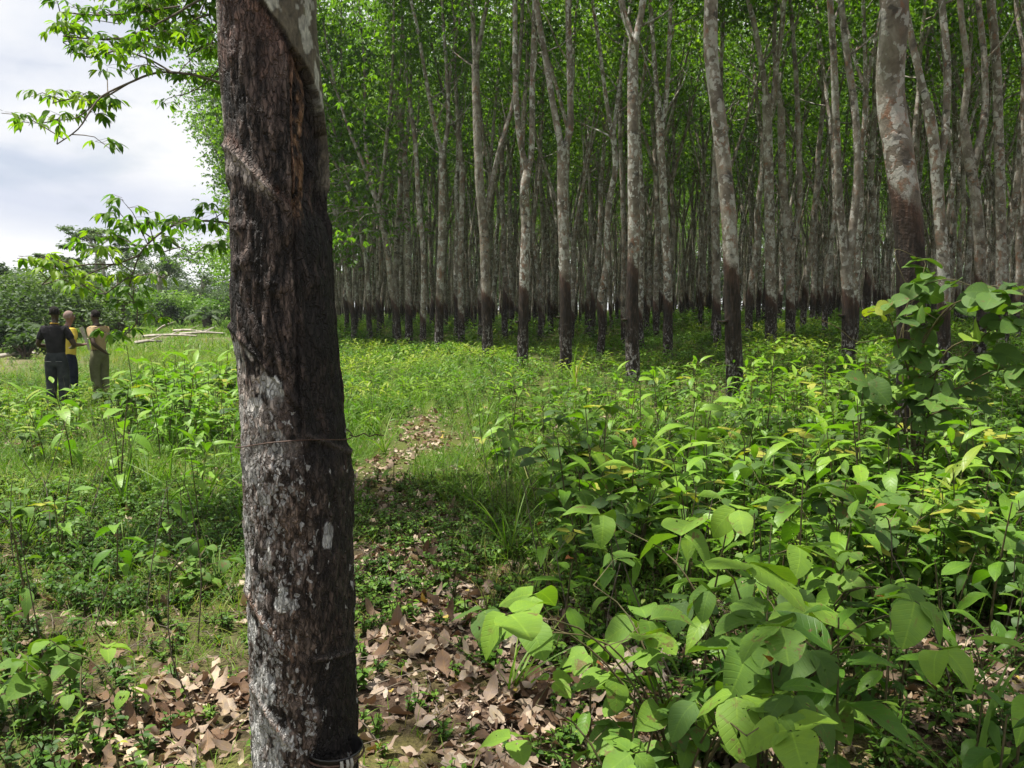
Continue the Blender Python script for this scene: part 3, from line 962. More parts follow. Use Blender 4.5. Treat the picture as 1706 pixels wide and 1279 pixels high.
def front_trunk():
    zb = float(tz(-0.57, FD))
    zs = np.concatenate([np.arange(-0.2, 0.35, 0.02), np.arange(0.35, 2.75, 0.004), np.arange(2.75, 9.0, 0.12)]) + zb
    nth = 280
    ph = np.linspace(-PI, PI, nth + 1)[:-1]       # 0 faces the camera
    # finer in front
    ph = ph - 0.35 * np.sin(ph)
    # project heights to photo rows
    dep = FD * math.cos(PITCH) - (zs - EYE) * math.sin(PITCH)
    v = FD * math.sin(PITCH) + (zs - EYE) * math.cos(PITCH)
    py = CY - F * v / dep
    hi = py < -200
    pyc = np.clip(py, -200, 1560)
    L = np.interp(pyc, SIL_Y, SIL_L); Rr = np.interp(pyc, SIR_Y, SIR_R)
    cx, hw = (L + Rr) / 2, (Rr - L) / 2
    xc = (cx - CX) / F * dep
    rad = hw / F * dep * math.cos(math.atan(0.55 / FD))
    # above the frame: keep going straight up and taper
    i0 = np.argmax(hi)
    r_top = rad[i0]; z_top = zs[i0]; x_top = xc[i0]
    slope = -0.045
    rad = np.where(hi, r_top * (1 - 0.05 * (zs - z_top)), rad)
    xc = np.where(hi, x_top + slope * (zs - z_top), xc)
    PY = np.repeat(py[:, None], nth, 1); S = np.repeat(np.sin(ph)[None], len(zs), 0)
    PX = cx[:, None] + hw[:, None] * S
    front = np.repeat((np.cos(ph) > 0)[None], len(zs), 0)
    TH = np.repeat(ph[None], len(zs), 0); Z = np.repeat(zs[:, None], nth, 1)
    RAD = np.repeat(rad[:, None], nth, 1)
    u = np.sin(TH) * 0.14; w = np.cos(TH) * 0.14      # noise coordinates in metres
    N = lambda f, fz, seed, o=4: fbm(u * f, w * f, Z * fz, seed, o)
    # --- masks
    curve_x = [300, 370, 415, 440, 460, 475, 485, 500, 512, 525, 537, 541, 545, 600]
    curve_y = [-60, 0, 10, 30, 55, 75, 97, 112, 127, 155, 195, 222, 232, 250]
    cy_ = np.interp(PX, curve_x, curve_y)
    intact = sst(3, -3, PY - cy_ + (N(60, 60, 5, 2) - .5) * 8)
    intact = np.where(front, intact, sst(330, 300, PY))
    gx_ = np.interp(PY, [0, 100, 330, 500, 650, 750, 950, 1279], [486, 487, 489, 495, 498, 509, 513, 512])
    panelB = sst(-2, 2, PX - gx_) * (1 - intact)                  # right of the vertical groove
    n2_ = N(28, 12, 51, 4); n1_ = N(10, 8, 53, 3)
    soft = sst(345, 470, PY)
    panelB = panelB * (1 - soft) + soft * (1 - intact) * sst(-14, 26, PX - gx_ + (n2_ - .5) * 70 + (n1_ - .5) * 60)
    panelA = (1 - panelB) * (1 - intact)
    groove = np.exp(-((PX - gx_) / 2.6) ** 2) * (PY > 105) * (PY < 980) * front
    # spiral cuts
    sp1 = PY - np.interp(PX, [380, 487, 540], [240, 360, 425])
    sp2 = PY - np.interp(PX, [383, 430, 495, 570], [546, 590, 668, 740])
    sp3 = PY - np.interp(PX, [403, 480, 560], [965, 1052, 1125])
    sp4 = PY - np.interp(PX, [410, 478, 560], [1105, 1190, 1260])
    e1 = sst(495, 480, PX) * front
    ridge1 = np.exp(-((sp1 - 4) / 9) ** 2) * e1
    wedge1 = sst(2, 8, sp1) * sst(62, 40, PY - np.interp(PX, [380, 430, 487], [246, 275, 318])) * e1 * sst(476, 440, PX + (N(40, 40, 31, 3) - .5) * 40)
    ridge2 = np.exp(-((sp2 + 3) / 6) ** 2) * sst(515, 495, PX) * front
    wedge2 = sst(0, 14, sp2) * front
    ledge = (np.exp(-((PY - 1066 - (PX - 520) * 0.12) / 4) ** 2) * sst(510, 522, PX) + np.exp(-((PY - 1238) / 4) ** 2) * sst(506, 516, PX)
             + np.exp(-((PY - np.interp(PX, [505, 545, 585], [712, 728, 752])) / 4) ** 2) * sst(505, 515, PX)) * front
    # --- displacement
    rough = N(26, 9, 40, 5)
    fiss = N(85, 13, 41, 4)                       # vertical fissures
    plates = N(80, 34, 42, 4)
    lower = sst(640, 820, PY)
    disp = 0.0015 * (N(14, 14, 43, 3) - .5) * 4
    disp += intact * 0.0105 + 0.0015 * intact * (N(40, 40, 44, 3) - .5)
    pan = 1 - intact
    disp += pan * ((rough - .5) * 0.012 + (fiss - .5) * 0.012 * (1 - 0.5 * panelB) + (N(75, 24, 141, 4) - .5) * .008)
    disp += pan * lower * (np.clip(plates, .44, .56) - .5) * 0.014
    upB = panelB * sst(420, 330, PY) * front
    disp -= upB * (0.012 + 0.012 * sst(512, 522, PX))
    disp += upB * (N(34, 12, 45, 4) - .5) * 0.03
    disp -= 0.005 * panelB * front
    disp -= groove * 0.006
    disp += np.exp(-((PX - gx_ - 4) / 2.0) ** 2) * (PY > 105) * (PY < 330) * front * 0.007
    disp += ridge1 * 0.010 + wedge1 * 0.006 + ridge2 * 0.008 + ledge * 0.010
    disp += 0.006 * (np.exp(-((sp3) / 7) ** 2) + np.exp(-((sp4) / 7) ** 2)) * sst(500, 470, PX) * front
    for kx, ky, kr, kh in ((402, 385, 9, 0.016), (405, 440, 10, 0.014), (387, 110, 6, 0.008), (478, 395, 11, 0.013), (462, 480, 13, 0.012), (528, 468, 12, 0.010), (530, 1158, 11, 0.011), (552, 1170, 9, 0.009), (575, 1175, 9, 0.009), (470, 315, 9, 0.012), (520, 985, 12, .008), (468, 590, 12, .008)):
        d2 = ((PX - kx) ** 2 + (PY - ky) ** 2) / kr ** 2
        disp += (np.exp(-d2) - 0.55 * np.exp(-d2 * 5)) * kh * front
    # --- colour
    C = np.zeros(PX.shape + (3,))
    mixc = lambda C, m, c: C * (1 - m[..., None]) + np.asarray(c) * m[..., None]
    C[:] = (0.036, 0.027, 0.023)
    n1, n2, n3 = N(9, 7, 50, 4), N(28, 12, 51, 4), N(70, 30, 52, 3)
    C = mixc(C, sst(.42, .62, n2), (0.066, 0.047, 0.039))
    C = mixc(C, sst(.53, .63, fiss) * .8, (0.095, 0.070, 0.059))  # highlight painted on fissure ridges, as soft light leaves the bumps unreadable
    crack = N(75, 24, 141, 4)
    C = mixc(C, sst(.60, .72, crack) * .7, (0.13, 0.10, 0.085))
    C = mixc(C, sst(.48, .40, fiss) * .9, (0.007, 0.005, 0.004))  # black bark cracks, contrast raised in colour so the relief reads
    C = mixc(C, sst(.46, .40, crack) * .7, (0.007, 0.005, 0.004))
    redA = panelA * sst(250, 90, PY) * sst(.40, .62, n1)
    C = mixc(C, redA * .8, (0.135, 0.085, 0.070))
    C = mixc(C, sst(26, 4, np.abs(PY - cy_ - 14)) * panelA * .7 * sst(.35, .6, n2), (0.15, 0.085, 0.062))
    C = mixc(C, panelB * .8, (0.014, 0.009, 0.008))
    C = mixc(C, panelB * sst(.55, .70, n2) * .55, (0.058, 0.036, 0.026))
    C = mixc(C, upB * sst(522, 508, PX + (n3 - .5) * 20) * sst(.46, .60, n2) * .85, (0.16, 0.088, 0.044))
    C = mixc(C, upB * sst(520, 508, PX) * sst(.58, .66, n3) * sst(.45,.6,n2) * .8, (0.30, 0.19, 0.105))
    C = mixc(C, upB * sst(.50, .42, N(45, 20, 145, 3)) * .9, (0.010, 0.007, 0.006))
    C = mixc(C, np.exp(-((PX - gx_ - 4) / 2.4) ** 2) * (PY > 105) * (PY < 330) * front * .9, (0.22, 0.13, 0.085))
    C = mixc(C, ridge1 * .8, (0.125, 0.090, 0.072))
    C = mixc(C, np.exp(-((sp1 + 8) / 7) ** 2) * e1 * .7 * sst(.4, .6, n2), (0.13, 0.055, 0.035))
    C = mixc(C, wedge1 * sst(.34, .46, n3), (0.27, 0.24, 0.22))
    # brown weathered bark lower down
    brown = lower * pan
    C = mixc(C, brown * sst(.40, .58, n1) * (1 - .75 * panelB) * .95, (0.105, 0.073, 0.053))
    C = mixc(C, brown * sst(.50, .60, plates) * (1 - .75 * panelB) * .8, (0.16, 0.125, 0.105))
    C = mixc(C, sst(.52, .40, plates) * lower * pan * .7, (0.012, 0.009, 0.008))
    # pale lichen: the wedge under the second spiral, then flakes on the left side
    left = sst(525, 400, PX)
    patch = wedge2 * sst(800, 650, PY) * sst(492, 440, PX + (N(22, 16, 60, 3) - .5) * 110)
    C = mixc(C, patch * sst(.38, .48, N(46, 30, 61, 4)), (0.34, 0.30, 0.27))
    C = mixc(C, patch * sst(.54, .58, N(30, 22, 62, 3)), (0.44, 0.44, 0.42))
    pl = (plates > .50) * pan * sst(660, 760, PY) * front
    big = N(15, 11, 63, 3)
    C = mixc(C, pl * sst(.46, .56, big * .72 + left * .32) * (.0 + .55 * left), (0.30, 0.28, 0.265))
    flake = np.clip(pan * sst(650, 760, PY) * (.16 + .75 * left * sst(.36, .54, big) + .12 * (1 - panelB)) * (1 - .88 * panelB), 0, 1) * front + .3 * (1 - front) * lower
    blot = sst(.675, .70, N(24, 17, 64, 3) * .86 + .19 * left + .05 * sst(1000, 1150, PY)) * pan * sst(700, 860, PY) * sst(530, 470, PX) * front
    C = mixc(C, blot * .9, (0.42, 0.44, 0.425))
    for bx, by, ba, bb in ((548, 875, 9, 18), (478, 975, 20, 13), (440, 1110, 17, 46), (472, 1188, 19, 17), (430, 1205, 16, 50), (455, 1225, 12, 20), (450, 1240, 10, 14), (455, 640, 20, 16)):
        dd = ((PX - bx) / ba) ** 2 + ((PY - by) / bb) ** 2 + (n3 - .5) * 2.2 + (n2 - .5) * 2.2 + (plates - .5) * 1.5
        C = mixc(C, sst(1.0, .8, dd) * front * .92, (0.47, 0.485, 0.47))
    C = mixc(C, np.exp(-((sp3) / 9) ** 2) * sst(500, 470, PX) * front * .6, (0.20, 0.12, 0.08))
    C = mixc(C, np.exp(-((sp4) / 8) ** 2) * sst(500, 470, PX) * front * .6, (0.22, 0.14, 0.10))
    blk = panelB * front * (sst(330, 400, PY) * sst(790, 730, PY) + sst(1050, 1080, PY) * .95 + .35 * sst(730, 790, PY)) * sst(.30, .44, N(12, 8, 90, 3) + .08)
    C = mixc(C, np.clip(blk, 0, 1) * .85, (0.010, 0.008, 0.007))
    C = mixc(C, ledge * .35, (0.16, 0.13, 0.11))
    # intact upper bark
    ib = np.zeros_like(C); ib[:] = (0.085, 0.074, 0.050)
    ib = mixc(ib, sst(.4, .62, n1), (0.135, 0.122, 0.090))
    ib = mixc(ib, sst(.55, .65, N(18, 9, 71, 3)), (0.085, 0.085, 0.045))
    near = np.exp(-((PY - cy_ + 34) / 36) ** 2)
    ib = mixc(ib, sst(.555, .58, N(17, 13, 70, 4) + .10 * near), (0.29, 0.295, 0.25))
    C = C * (1 - intact[..., None]) + ib * intact[..., None]
    C = mixc(C, sst(9, 2, np.abs(PY - cy_ - 3)) * front * .75, (0.018, 0.012, 0.010))
    C *= (0.72 + 0.56 * N(120, 50, 80, 2))[..., None]
    C = np.clip(C * (1 - .12 * pan[..., None]), .004, .6)
    disp = np.where(PY < -200, disp * 0.3, disp)
    rr = RAD + disp - 0.004
    al = math.atan(0.55 / FD)
    V = np.stack([xc[:, None] + rr * np.sin(TH + al), FD + 0.0 * Z - rr * np.cos(TH + al), Z], -1)
    nz = len(zs)
    i = np.arange(nz - 1)[:, None] * nth; j = np.arange(nth)[None]; j2 = (j + 1) % nth
    Q = np.stack([i + j, i + j2, i + j2 + nth, i + j + nth], -1).reshape(-1, 4)
    org = np.array([-0.57, FD, zb])
    scaly = np.clip(pan * (.55 + .45 * sst(.35, .55, n1)), 0, 1)
    me = mesh_np('trunk', V.reshape(-1, 3) - org, Q, M_FRONT, {'scaly': scaly.ravel(), 'flake': flake.ravel()}, cols={'bark': C.reshape(-1, 3)})
    e = empty('rubber_tree', org, 'big dark tapped rubber tree trunk with spiral scars standing alone up close', 'tree')
    link('trunk', me, e)
    # limbs and crown, above the frame
    g = np.random.default_rng(77)
    A = Acc(); base = []
    top = np.array([xc[-1], FD, zs[-1]]) - org
    for az, el, ln in ((2.75, 1.12, 5.0), (1.2, 1.0, 7.0), (4.7, 1.0, 7.0), (3.6, 1.25, 5.5)):
        Pq, q = rand_limb(top - (0, 0, .3), vdir(az, el), ln, rad[-1] * .75, .02, g, .1, 6)
        add_tube(A, Pq, q, 10, .25); base.append((Pq, q))
    lim = grow_limb_tree(A, base, g)
    pts = crown_pts(lim, 9.0, g)
    V, Q, T, U = A.arrays()
    link('limb', mesh_np('limb', V, Q, M_BARK, {'pan': T}), e)
    link('crown', crown_leaves(pts, g, 1700, .9).mesh('crown', M_CROWN, False), e)
    return org, zs, xc, rad, py


FTR = front_trunk()


def row_at(py_):
    org, zs, xc, rad, py = FTR
    i = int(np.argmin(np.abs(py - py_)))
    return zs[i], xc[i], rad[i]


# the wire tied round it
def tie_wire():
    z, x, r = row_at(722)
    P = []
    for t in np.linspace(-2.0, 2 * PI - 2.0, 60):
        zz = z - 0.035 * math.sin(t) ** 2 * (1 if math.sin(t) < 0 else 0.25) + 0.004 * math.sin(3 * t)
        P.append((x + (r + 0.011) * math.sin(t), FD - (r + 0.011) * math.cos(t), zz))
    A = Acc()
    V, Q, _ = tube(P, [0.0016] * len(P), 5, 0.02); A.add(V, Q)
    p = np.array([x + r + 0.008, FD - 0.01, z - 0.004])
    T = [p + (0.0, 0, 0), p + (0.02, -.01, -.003), p + (0.04, -.01, .006), p + (0.055, -.015, -.002), p + (0.07, -.02, .004), p + (0.095, -.03, 0.003)]
    V, Q, _ = tube(T, [0.0016] * 6, 5, 0.01); A.add(V, Q)
    o = link('tie_wire', A.mesh('tie_wire', M_WIRE))
    tag(o, 'thin rusty wire tied around the big dark trunk', 'wire')


tie_wire()


# latex cups: a bowl hung on a wire, on the side of a trunk
def lathe(prof, n=20):
    prof = np.array(prof)
    a = np.linspace(0, 2 * PI, n + 1)[:-1]
    V = np.stack([prof[:, 0][:, None] * np.cos(a), prof[:, 0][:, None] * np.sin(a), np.repeat(prof[:, 1][:, None], n, 1)], -1)
    m = len(prof)
    i = np.arange(m - 1)[:, None] * n; j = np.arange(n)[None]; j2 = (j + 1) % n
    Q = np.stack([i + j, i + j2, i + j2 + n, i + j + n], -1).reshape(-1, 4)
    return V.reshape(-1, 3), Q


def latex_cup(x, y, z, r, trunk_x, trunk_y, label):
    e = empty('latex_cup', (x, y, z), label, 'cup', 'black latex cups on the rubber trees')
    prof = [(0.001, -r * .75), (r * .45, -r * .74), (r * .8, -r * .45), (r * .97, 0), (r * 1.03, 0.004), (r * 1.0, 0.008), (r * .92, 0), (r * .74, -r * .40), (r * .4, -r * .66), (0.001, -r * .67)]
    V, Q = lathe(prof, 24)
    A = Acc(); A.add(V, Q)
    link('bowl', A.mesh('bowl', M_CUP), e)
    A = Acc()
    P = [(r * 1.04 * math.cos(t), r * 1.04 * math.sin(t), -0.008) for t in np.linspace(0, 2 * PI, 25)]
    V, Q, _ = tube(P, [0.003] * len(P), 5, 0.02); A.add(V, Q)
    d = np.array([trunk_x - x, trunk_y - y, 0]); dl = np.linalg.norm(d[:2]); d = d / max(dl, 1e-6)
    V, Q, _ = tube([d * r, d * dl * .8 + (0, 0, .05), d * dl * 0.95 + (0, 0, .09)], [0.003] * 3, 5, 0.05); A.add(V, Q)
    link('hanger', A.mesh('hanger', M_WIRE), e)
    return e


z, x, r = row_at(1241)
c = latex_cup(gx(558, FD - 0.085), FD - 0.085, at(558, 1247, FD - 0.085)[2], 0.072, x, FD, 'dark latex cup hanging low on the big near trunk, cut by the bottom edge')
A = Acc()
for t0, hh in ((-1.15, .05), (-.95, .03), (-.8, .042)):
    P = [(0.0765 * math.cos(t0), 0.0765 * math.sin(t0), 0.004), (0.079 * math.cos(t0), 0.079 * math.sin(t0), -0.012), (0.070 * math.cos(t0), 0.070 * math.sin(t0), -hh * .75)]
    V, Q, _ = tube(P, [0.004, 0.005, 0.003], 6, 0.006); A.add(V, Q)
link('latex_drip', A.mesh('latex_drip', M_LATEX), c)
for fi, px, py, lab in ((2, 1041, 531, 'black latex cup on the left of the tight Y tree'), (3, 932, 527, 'black latex cup on the left of the tree with the far left leaning limb'),
                        (1, 1203, 534, 'black latex cup on the left of the straight pink blotched trunk'), (4, 862, 535, 'black latex cup on the left of the tree with two parallel limbs'),
                        (5, 801, 541, 'black latex cup on the left of the sunlit limb tree'), (11, 1274, 527, 'black latex cup on the left of the narrow V tree'),
                        (13, 1402, 524, 'black latex cup on the left of the tree parted at chest height')):
    e, org, P, rad = FRONT[fi]
    p = at(px, py, FT[fi][0])
    tx = org[0] + np.interp(p[2] - org[2], P[:, 2], P[:, 0])
    latex_cup(p[0], FT[fi][0] - 0.03, p[2], 0.085, tx, FT[fi][0], lab)


# ------------------------------------------------------------------ rubber tree hidden behind the front trunk, its branches reach left
def spray(A, c, az, g, L, tint, n=3, el0=-0.5, tm=('ellip', 5)):
    az_ = az + np.linspace(-0.8, 0.8, n) + g.normal(0, .15, n)
    el = el0 + g.normal(0, .25, n)
    LL = L * g.uniform(.8, 1.15, n)
    A.add(*leaves(np.repeat([c], n, 0), vdir(az_, el), np.tile((0, 0, 1.), (n, 1)) + g.normal(0, .2, (n, 3)), LL, LL * .36, g.uniform(.1, .4, n), .3, np.clip(tint + g.normal(0, .08, n), 0, 1), TM[tm]))


def leafy_branch(TW, LV, P, r0, g, L, dens, tint=.5, twig=0.45, start=0.25):
    """a drooping branch with side twigs that end in rosettes of three-leaflet sprays"""
    P, rr = smooth_line(P, np.linspace(r0, .004, len(P)), 0.06)
    V, Q, _ = tube(P, rr, 6, .06); TW.add(V, Q)
    n = len(P)
    for i in range(int(n * start), n):
        if g.random() > dens and i < n - 1: continue
        az = g.uniform(0, 2 * PI); ln = twig * g.uniform(.3, 1.0)
        d = vdir(az, g.uniform(-.2, .7))
        T = np.array([P[i], P[i] + d * ln * .6 + (0, 0, .03), P[i] + d * ln + (0, 0, -.02)])
        V, Q, _ = tube(T, [.004, .003, .002], 4, .1); TW.add(V, Q)
        for q in range(int(g.integers(5, 10))):
            t = g.uniform(.55, 1.05)
            c = P[i] + d * ln * t
            a2 = g.uniform(0, 2 * PI); pd = vdir(a2, g.uniform(-.1, .5)) * L * g.uniform(.6, 1.1)
            V, Q, _ = tube([c, c + pd], [.0016, .0012], 3, .1); TW.add(V, Q)
            spray(LV, c + pd, a2, g, L, tint + g.normal(0, .15))


def hidden_tree():
    g = np.random.default_rng(31)
    d = 7.0
    x0 = gx(478, d); zb = float(tz(x0, d)); org = np.array([x0, d, zb])
    A = Acc()
    P = [np.array([0, 0, -.3]), np.array([0, 0, 0.])] + [at(px, py, d) - org for px, py in ((480, 520), (474, 300), (462, 100), (452, -20), (446, -250))]
    add_tube(A, P, [.15, .13, .115, .11, .105, .1, .09], 14, .2, 2.0, lump=.08, seed=3)
    base = []
    for az in (0.5, 2.7, 4.4):
        Pq, q = rand_limb(P[-1], vdir(az, 1.05), 7.5, .06, .02, g, .1, 6)
        add_tube(A, Pq, q, 8, .3); base.append((Pq, q))
    lim = grow_limb_tree(A, base, g)
    pts = crown_pts(lim, 6.8, g)
    e = empty('rubber_tree', org, 'rubber tree behind the big dark trunk, its leafy branches arching left', 'tree')
    TW, LV = Acc(), Acc()
    W = lambda *pts: [at(px, py, dd) - org for px, py, dd in pts]
    L = 0.088
    leafy_branch(TW, LV, W((466, 165, 7), (375, 140, 6.8), (320, 124, 6.6), (262, 121, 6.4), (215, 138, 6.3), (170, 160, 6.2), (150, 185, 6.1), (130, 215, 6.0), (95, 240, 6.0)), .012, g, L, .55, .55, start=.35)
    leafy_branch(TW, LV, W((215, 138, 6.3), (165, 165, 6.4), (115, 165, 6.4), (88, 172, 6.3)), .007, g, L, .6, .7, .25)
    leafy_branch(TW, LV, W((170, 160, 6.2), (130, 195, 6.3), (95, 200, 6.3), (70, 205, 6.3)), .005, g, L, .45, .8, .2)
    leafy_branch(TW, LV, W((290, 122, 6.5), (240, 95, 6.6), (190, 85, 6.6), (145, 95, 6.5), (105, 70, 6.5)), .008, g, L, .6, .55, .3)
    leafy_branch(TW, LV, W((454, 0, 7), (360, -10, 7.1), (280, 30, 7.0), (210, 62, 6.8), (150, 64, 6.6), (105, 60, 6.5)), .013, g, L, .62, .6, .35)
    leafy_branch(TW, LV, W((300, 10, 7.0), (230, 20, 7.0), (170, 25, 6.9), (100, 20, 6.8)), .008, g, L, .6, .5, .3)
    leafy_branch(TW, LV, W((452, -60, 7), (380, -60, 7.3), (300, -30, 7.5), (230, 10, 7.4), (200, 40, 7.3)), .013, g, L, .8, .5, .5)
    leafy_branch(TW, LV, W((456, 20, 7), (380, 20, 7.4), (330, 30, 7.6), (280, 60, 7.7), (250, 90, 7.7)), .012, g, L, .8, .45, .5)
    leafy_branch(TW, LV, W((455, 60, 7), (390, 70, 7.2), (340, 75, 7.3), (310, 95, 7.3)), .010, g, L, .5, .55, .4)
    for a, b, c in (((345, -30, 7.8), (300, 20, 7.9), (262, 62, 7.9)), ((360, -20, 7.6), (330, 30, 7.7), (300, 70, 7.8)), ((330, -60, 8.0), (270, -10, 8.1), (225, 30, 8.1)), ((390, -10, 7.5), (360, 40, 7.6), (335, 100, 7.7)), ((340, -40, 7.9), (250, -30, 7.9), (205, 5, 7.9)), ((380, 90, 7.6), (340, 140, 7.8), (300, 160, 7.9))):
        leafy_branch(TW, LV, W((455, -40, 7.2), a, b, c), .008, g, L, .85, .45, .6, start=.35)
    # the lower arching branch
    leafy_branch(TW, LV, W((482, 395, 7), (382, 372, 6.4), (330, 368, 6.2), (290, 375, 6.0), (255, 398, 5.9), (232, 425, 5.8), (222, 455, 5.8), (212, 485, 5.8)), .010, g, L, .38, .42, start=.42)
    leafy_branch(TW, LV, W((255, 398, 5.9), (230, 380, 6.0), (215, 372, 6.0)), .005, g, L, .6, .5, .3)
    leafy_branch(TW, LV, W((232, 425, 5.8), (190, 440, 5.8), (150, 440, 5.8), (100, 450, 5.8), (70, 474, 5.8)), .007, g, L, .5, .8, .3)
    leafy_branch(TW, LV, W((190, 440, 5.8), (150, 455, 5.9), (128, 470, 5.9)), .005, g, L, .5, .85, .25)
    leafy_branch(TW, LV, W((255, 398, 5.9), (265, 420, 6.0), (300, 412, 6.0), (322, 425, 6.0)), .005, g, L, .6, .5, .25)
    leafy_branch(TW, LV, W((222, 455, 5.8), (195, 475, 5.7), (178, 488, 5.7), (160, 490, 5.7)), .005, g, L, .55, .8, .3)
    leafy_branch(TW, LV, W((212, 485, 5.8), (228, 510, 5.8), (226, 540, 5.8), (205, 560, 5.8)), .005, g, L, .35, .5, .2)
    link('trunk', trunk_mesh(A, 'trunk'), e)
    link('crown', crown_leaves(pts, g, 1700, 1.0).mesh('crown', M_CROWN, False), e)
    link('branch', TW.mesh('branch', M_TWIG), e)
    link('foliage', LV.mesh('foliage', M_SPRAY), e)


hidden_tree()


# ------------------------------------------------------------------ plants
def gen_plant(kind, h, g, L=0.16, rows=7, tint=.45, n=None, lean=None):
    """returns (stem Acc, leaf Acc) of one plant standing on the origin"""
    S, LV = Acc(), Acc()
    lean = g.normal(0, .10, 2) * h if lean is None else np.array(lean)

    def stem(P, r0, r1, sides=5):
        V, Q, _ = tube(P, np.linspace(r0, r1, len(P)), sides, .08 if rows > 4 else .25); S.add(V, Q)

    if kind == 'whorl':
        P = np.array([(0, 0, -.05), (lean[0] * .2, lean[1] * .2, h * .35), (lean[0] * .6, lean[1] * .6, h * .7), (lean[0], lean[1], h)])
        stem(P, .004 + h * .004, .003)
        n = n or int(g.integers(9, 15))
        t = np.linspace(.10, 1, n) ** .8
        az = np.arange(n) * 2.4 + g.uniform(0, 6)
        Ps, _ = smooth_line(P, np.ones(4), .03)
        c = Ps[np.clip((t * (len(Ps) - 1)).astype(int), 0, len(Ps) - 1)]
        el = -.25 + .95 * t ** 3 + g.normal(0, .18, n)
        LL = L * np.interp(t, [.2, .55, .9, 1], [.75, 1.1, 1.0, .5]) * g.uniform(.8, 1.15, n)
        pet = vdir(az, el + .25) * (.10 * LL + .01)[:, None]
        T = np.clip(tint + .22 * (t - .6) + g.normal(0, .13, n), 0, .9)
        if rows >= 7 and g.random() < .35: T[-1] = 1.0
        LV.add(*leaves(c + pet, vdir(az, el), np.tile((0, 0, 1.), (n, 1)) + g.normal(0, .2, (n, 3)), LL, LL * g.uniform(.34, .46), g.uniform(.15, .70, n), g.uniform(.1, .5), T, TM[('ellip', rows)], wav=.05))
    elif kind == 'tri':
        ns = n or int(g.integers(3, 6))
        for s in range(ns):
            a = g.uniform(0, 2 * PI); rr = h * g.uniform(.3, .8)
            tip = np.array([math.cos(a) * rr, math.sin(a) * rr, h * g.uniform(.6, 1.0)])
            P = np.array([(0, 0, -.05), tip * (.25, .25, .55), tip * (.6, .6, .92), tip])
            stem(P, .005, .002)
            Ps, _ = smooth_line(P, np.ones(4), .03)
            for t in np.linspace(.35, 1, int(g.integers(3, 5))):
                c = Ps[min(int(t * (len(Ps) - 1)), len(Ps) - 1)]
                az = g.uniform(0, 2 * PI); pl = L * g.uniform(.5, .9)
                e = c + vdir(az, g.uniform(.3, .8)) * pl
                stem(np.array([c, e]), .002, .0015, 3)
                k = 3
                aa = az + np.array([-1.55, 0, 1.55]) + g.normal(0, .2, 3)
                LL = L * np.array([.85, 1.0, .85]) * g.uniform(.55, 1.1)
                T = np.clip(tint + g.normal(0, .18), 0, .85) + np.zeros(3)
                if g.random() < .03: T[:] = 1.0
                LV.add(*leaves(np.repeat([e], 3, 0) + vdir(aa, 0) * .012, vdir(aa, -.15 + g.normal(0, .3, 3)), np.tile((0, 0, 1.), (3, 1)) + g.normal(0, .25, (3, 3)), LL, LL * g.uniform(.68, .88), g.uniform(.1, .65, 3), g.uniform(-.1, .4), T, TM[('ovate', rows)], wav=.07))
    elif kind == 'bush':
        ns = n or int(g.integers(4, 8))
        for s in range(ns):
            a = g.uniform(0, 2 * PI); rr = h * g.uniform(.1, .55)
            tip = np.array([math.cos(a) * rr, math.sin(a) * rr, h * g.uniform(.65, 1.05)])
            P = np.array([(0, 0, -.03), tip * (.3, .3, .5), tip])
            stem(P, .004, .0015, 4 if rows > 4 else 3)
            Ps, _ = smooth_line(P, np.ones(3), .02)
            m = int(g.integers(6, 11))
            t = g.uniform(.3, 1, m); az = g.uniform(0, 2 * PI, m)
            c = Ps[np.clip((t * (len(Ps) - 1)).astype(int), 0, len(Ps) - 1)]
            LL = L * g.uniform(.6, 1.15, m)
            LV.add(*leaves(c, vdir(az, g.uniform(-.2, .6, m)), np.tile((0, 0, 1.), (m, 1)) + g.normal(0, .3, (m, 3)), LL, LL * .55, g.uniform(.05, .35, m), .2, np.clip(tint + g.normal(0, .16, m), 0, .92), TM[('ellip', rows)]))
    elif kind == 'lance':       # upright shoots with long narrow leaves
        ns = n or int(g.integers(2, 4))
        for s in range(ns):
            a = g.uniform(0, 2 * PI); rr = h * g.uniform(.05, .3)
            tip = np.array([math.cos(a) * rr, math.sin(a) * rr, h * g.uniform(.8, 1.05)])
            P = np.array([(0, 0, -.03), tip * (.4, .4, .5), tip])
            stem(P, .004, .002)
            Ps, _ = smooth_line(P, np.ones(3), .02)
            m = int(g.integers(7, 12))
            t = np.linspace(.2, 1, m); az = np.arange(m) * 2.5 + g.uniform(0, 6)
            c = Ps[np.clip((t * (len(Ps) - 1)).astype(int), 0, len(Ps) - 1)]
            LL = L * g.uniform(.8, 1.2, m)
            LV.add(*leaves(c, vdir(az, .15 + .8 * t ** 2), np.tile((0, 0, 1.), (m, 1)) + g.normal(0, .2, (m, 3)), LL, LL * .22, g.uniform(.25, .7, m), .3, np.clip(tint + .2 * t + g.normal(0, .10, m), 0, .95), TM[('ellip', rows)]))
    elif kind == 'strap':
        m = n or int(g.integers(8, 14))
        az = g.uniform(0, 2 * PI, m)
        LL = h * g.uniform(.7, 1.25, m)
        LV.add(*leaves(np.zeros((m, 3)) + g.normal(0, .012, (m, 3)) * (1, 1, 0), vdir(az, g.uniform(.8, 1.4, m)), np.tile((0, 0, 1.), (m, 1)) + g.normal(0, .2, (m, 3)), LL, L * g.uniform(.8, 1.1, m), g.uniform(.15, .75, m), .25, np.clip(tint + g.normal(0, .15, m), 0, 1), TM[('blade', 9)]))
    return S, LV


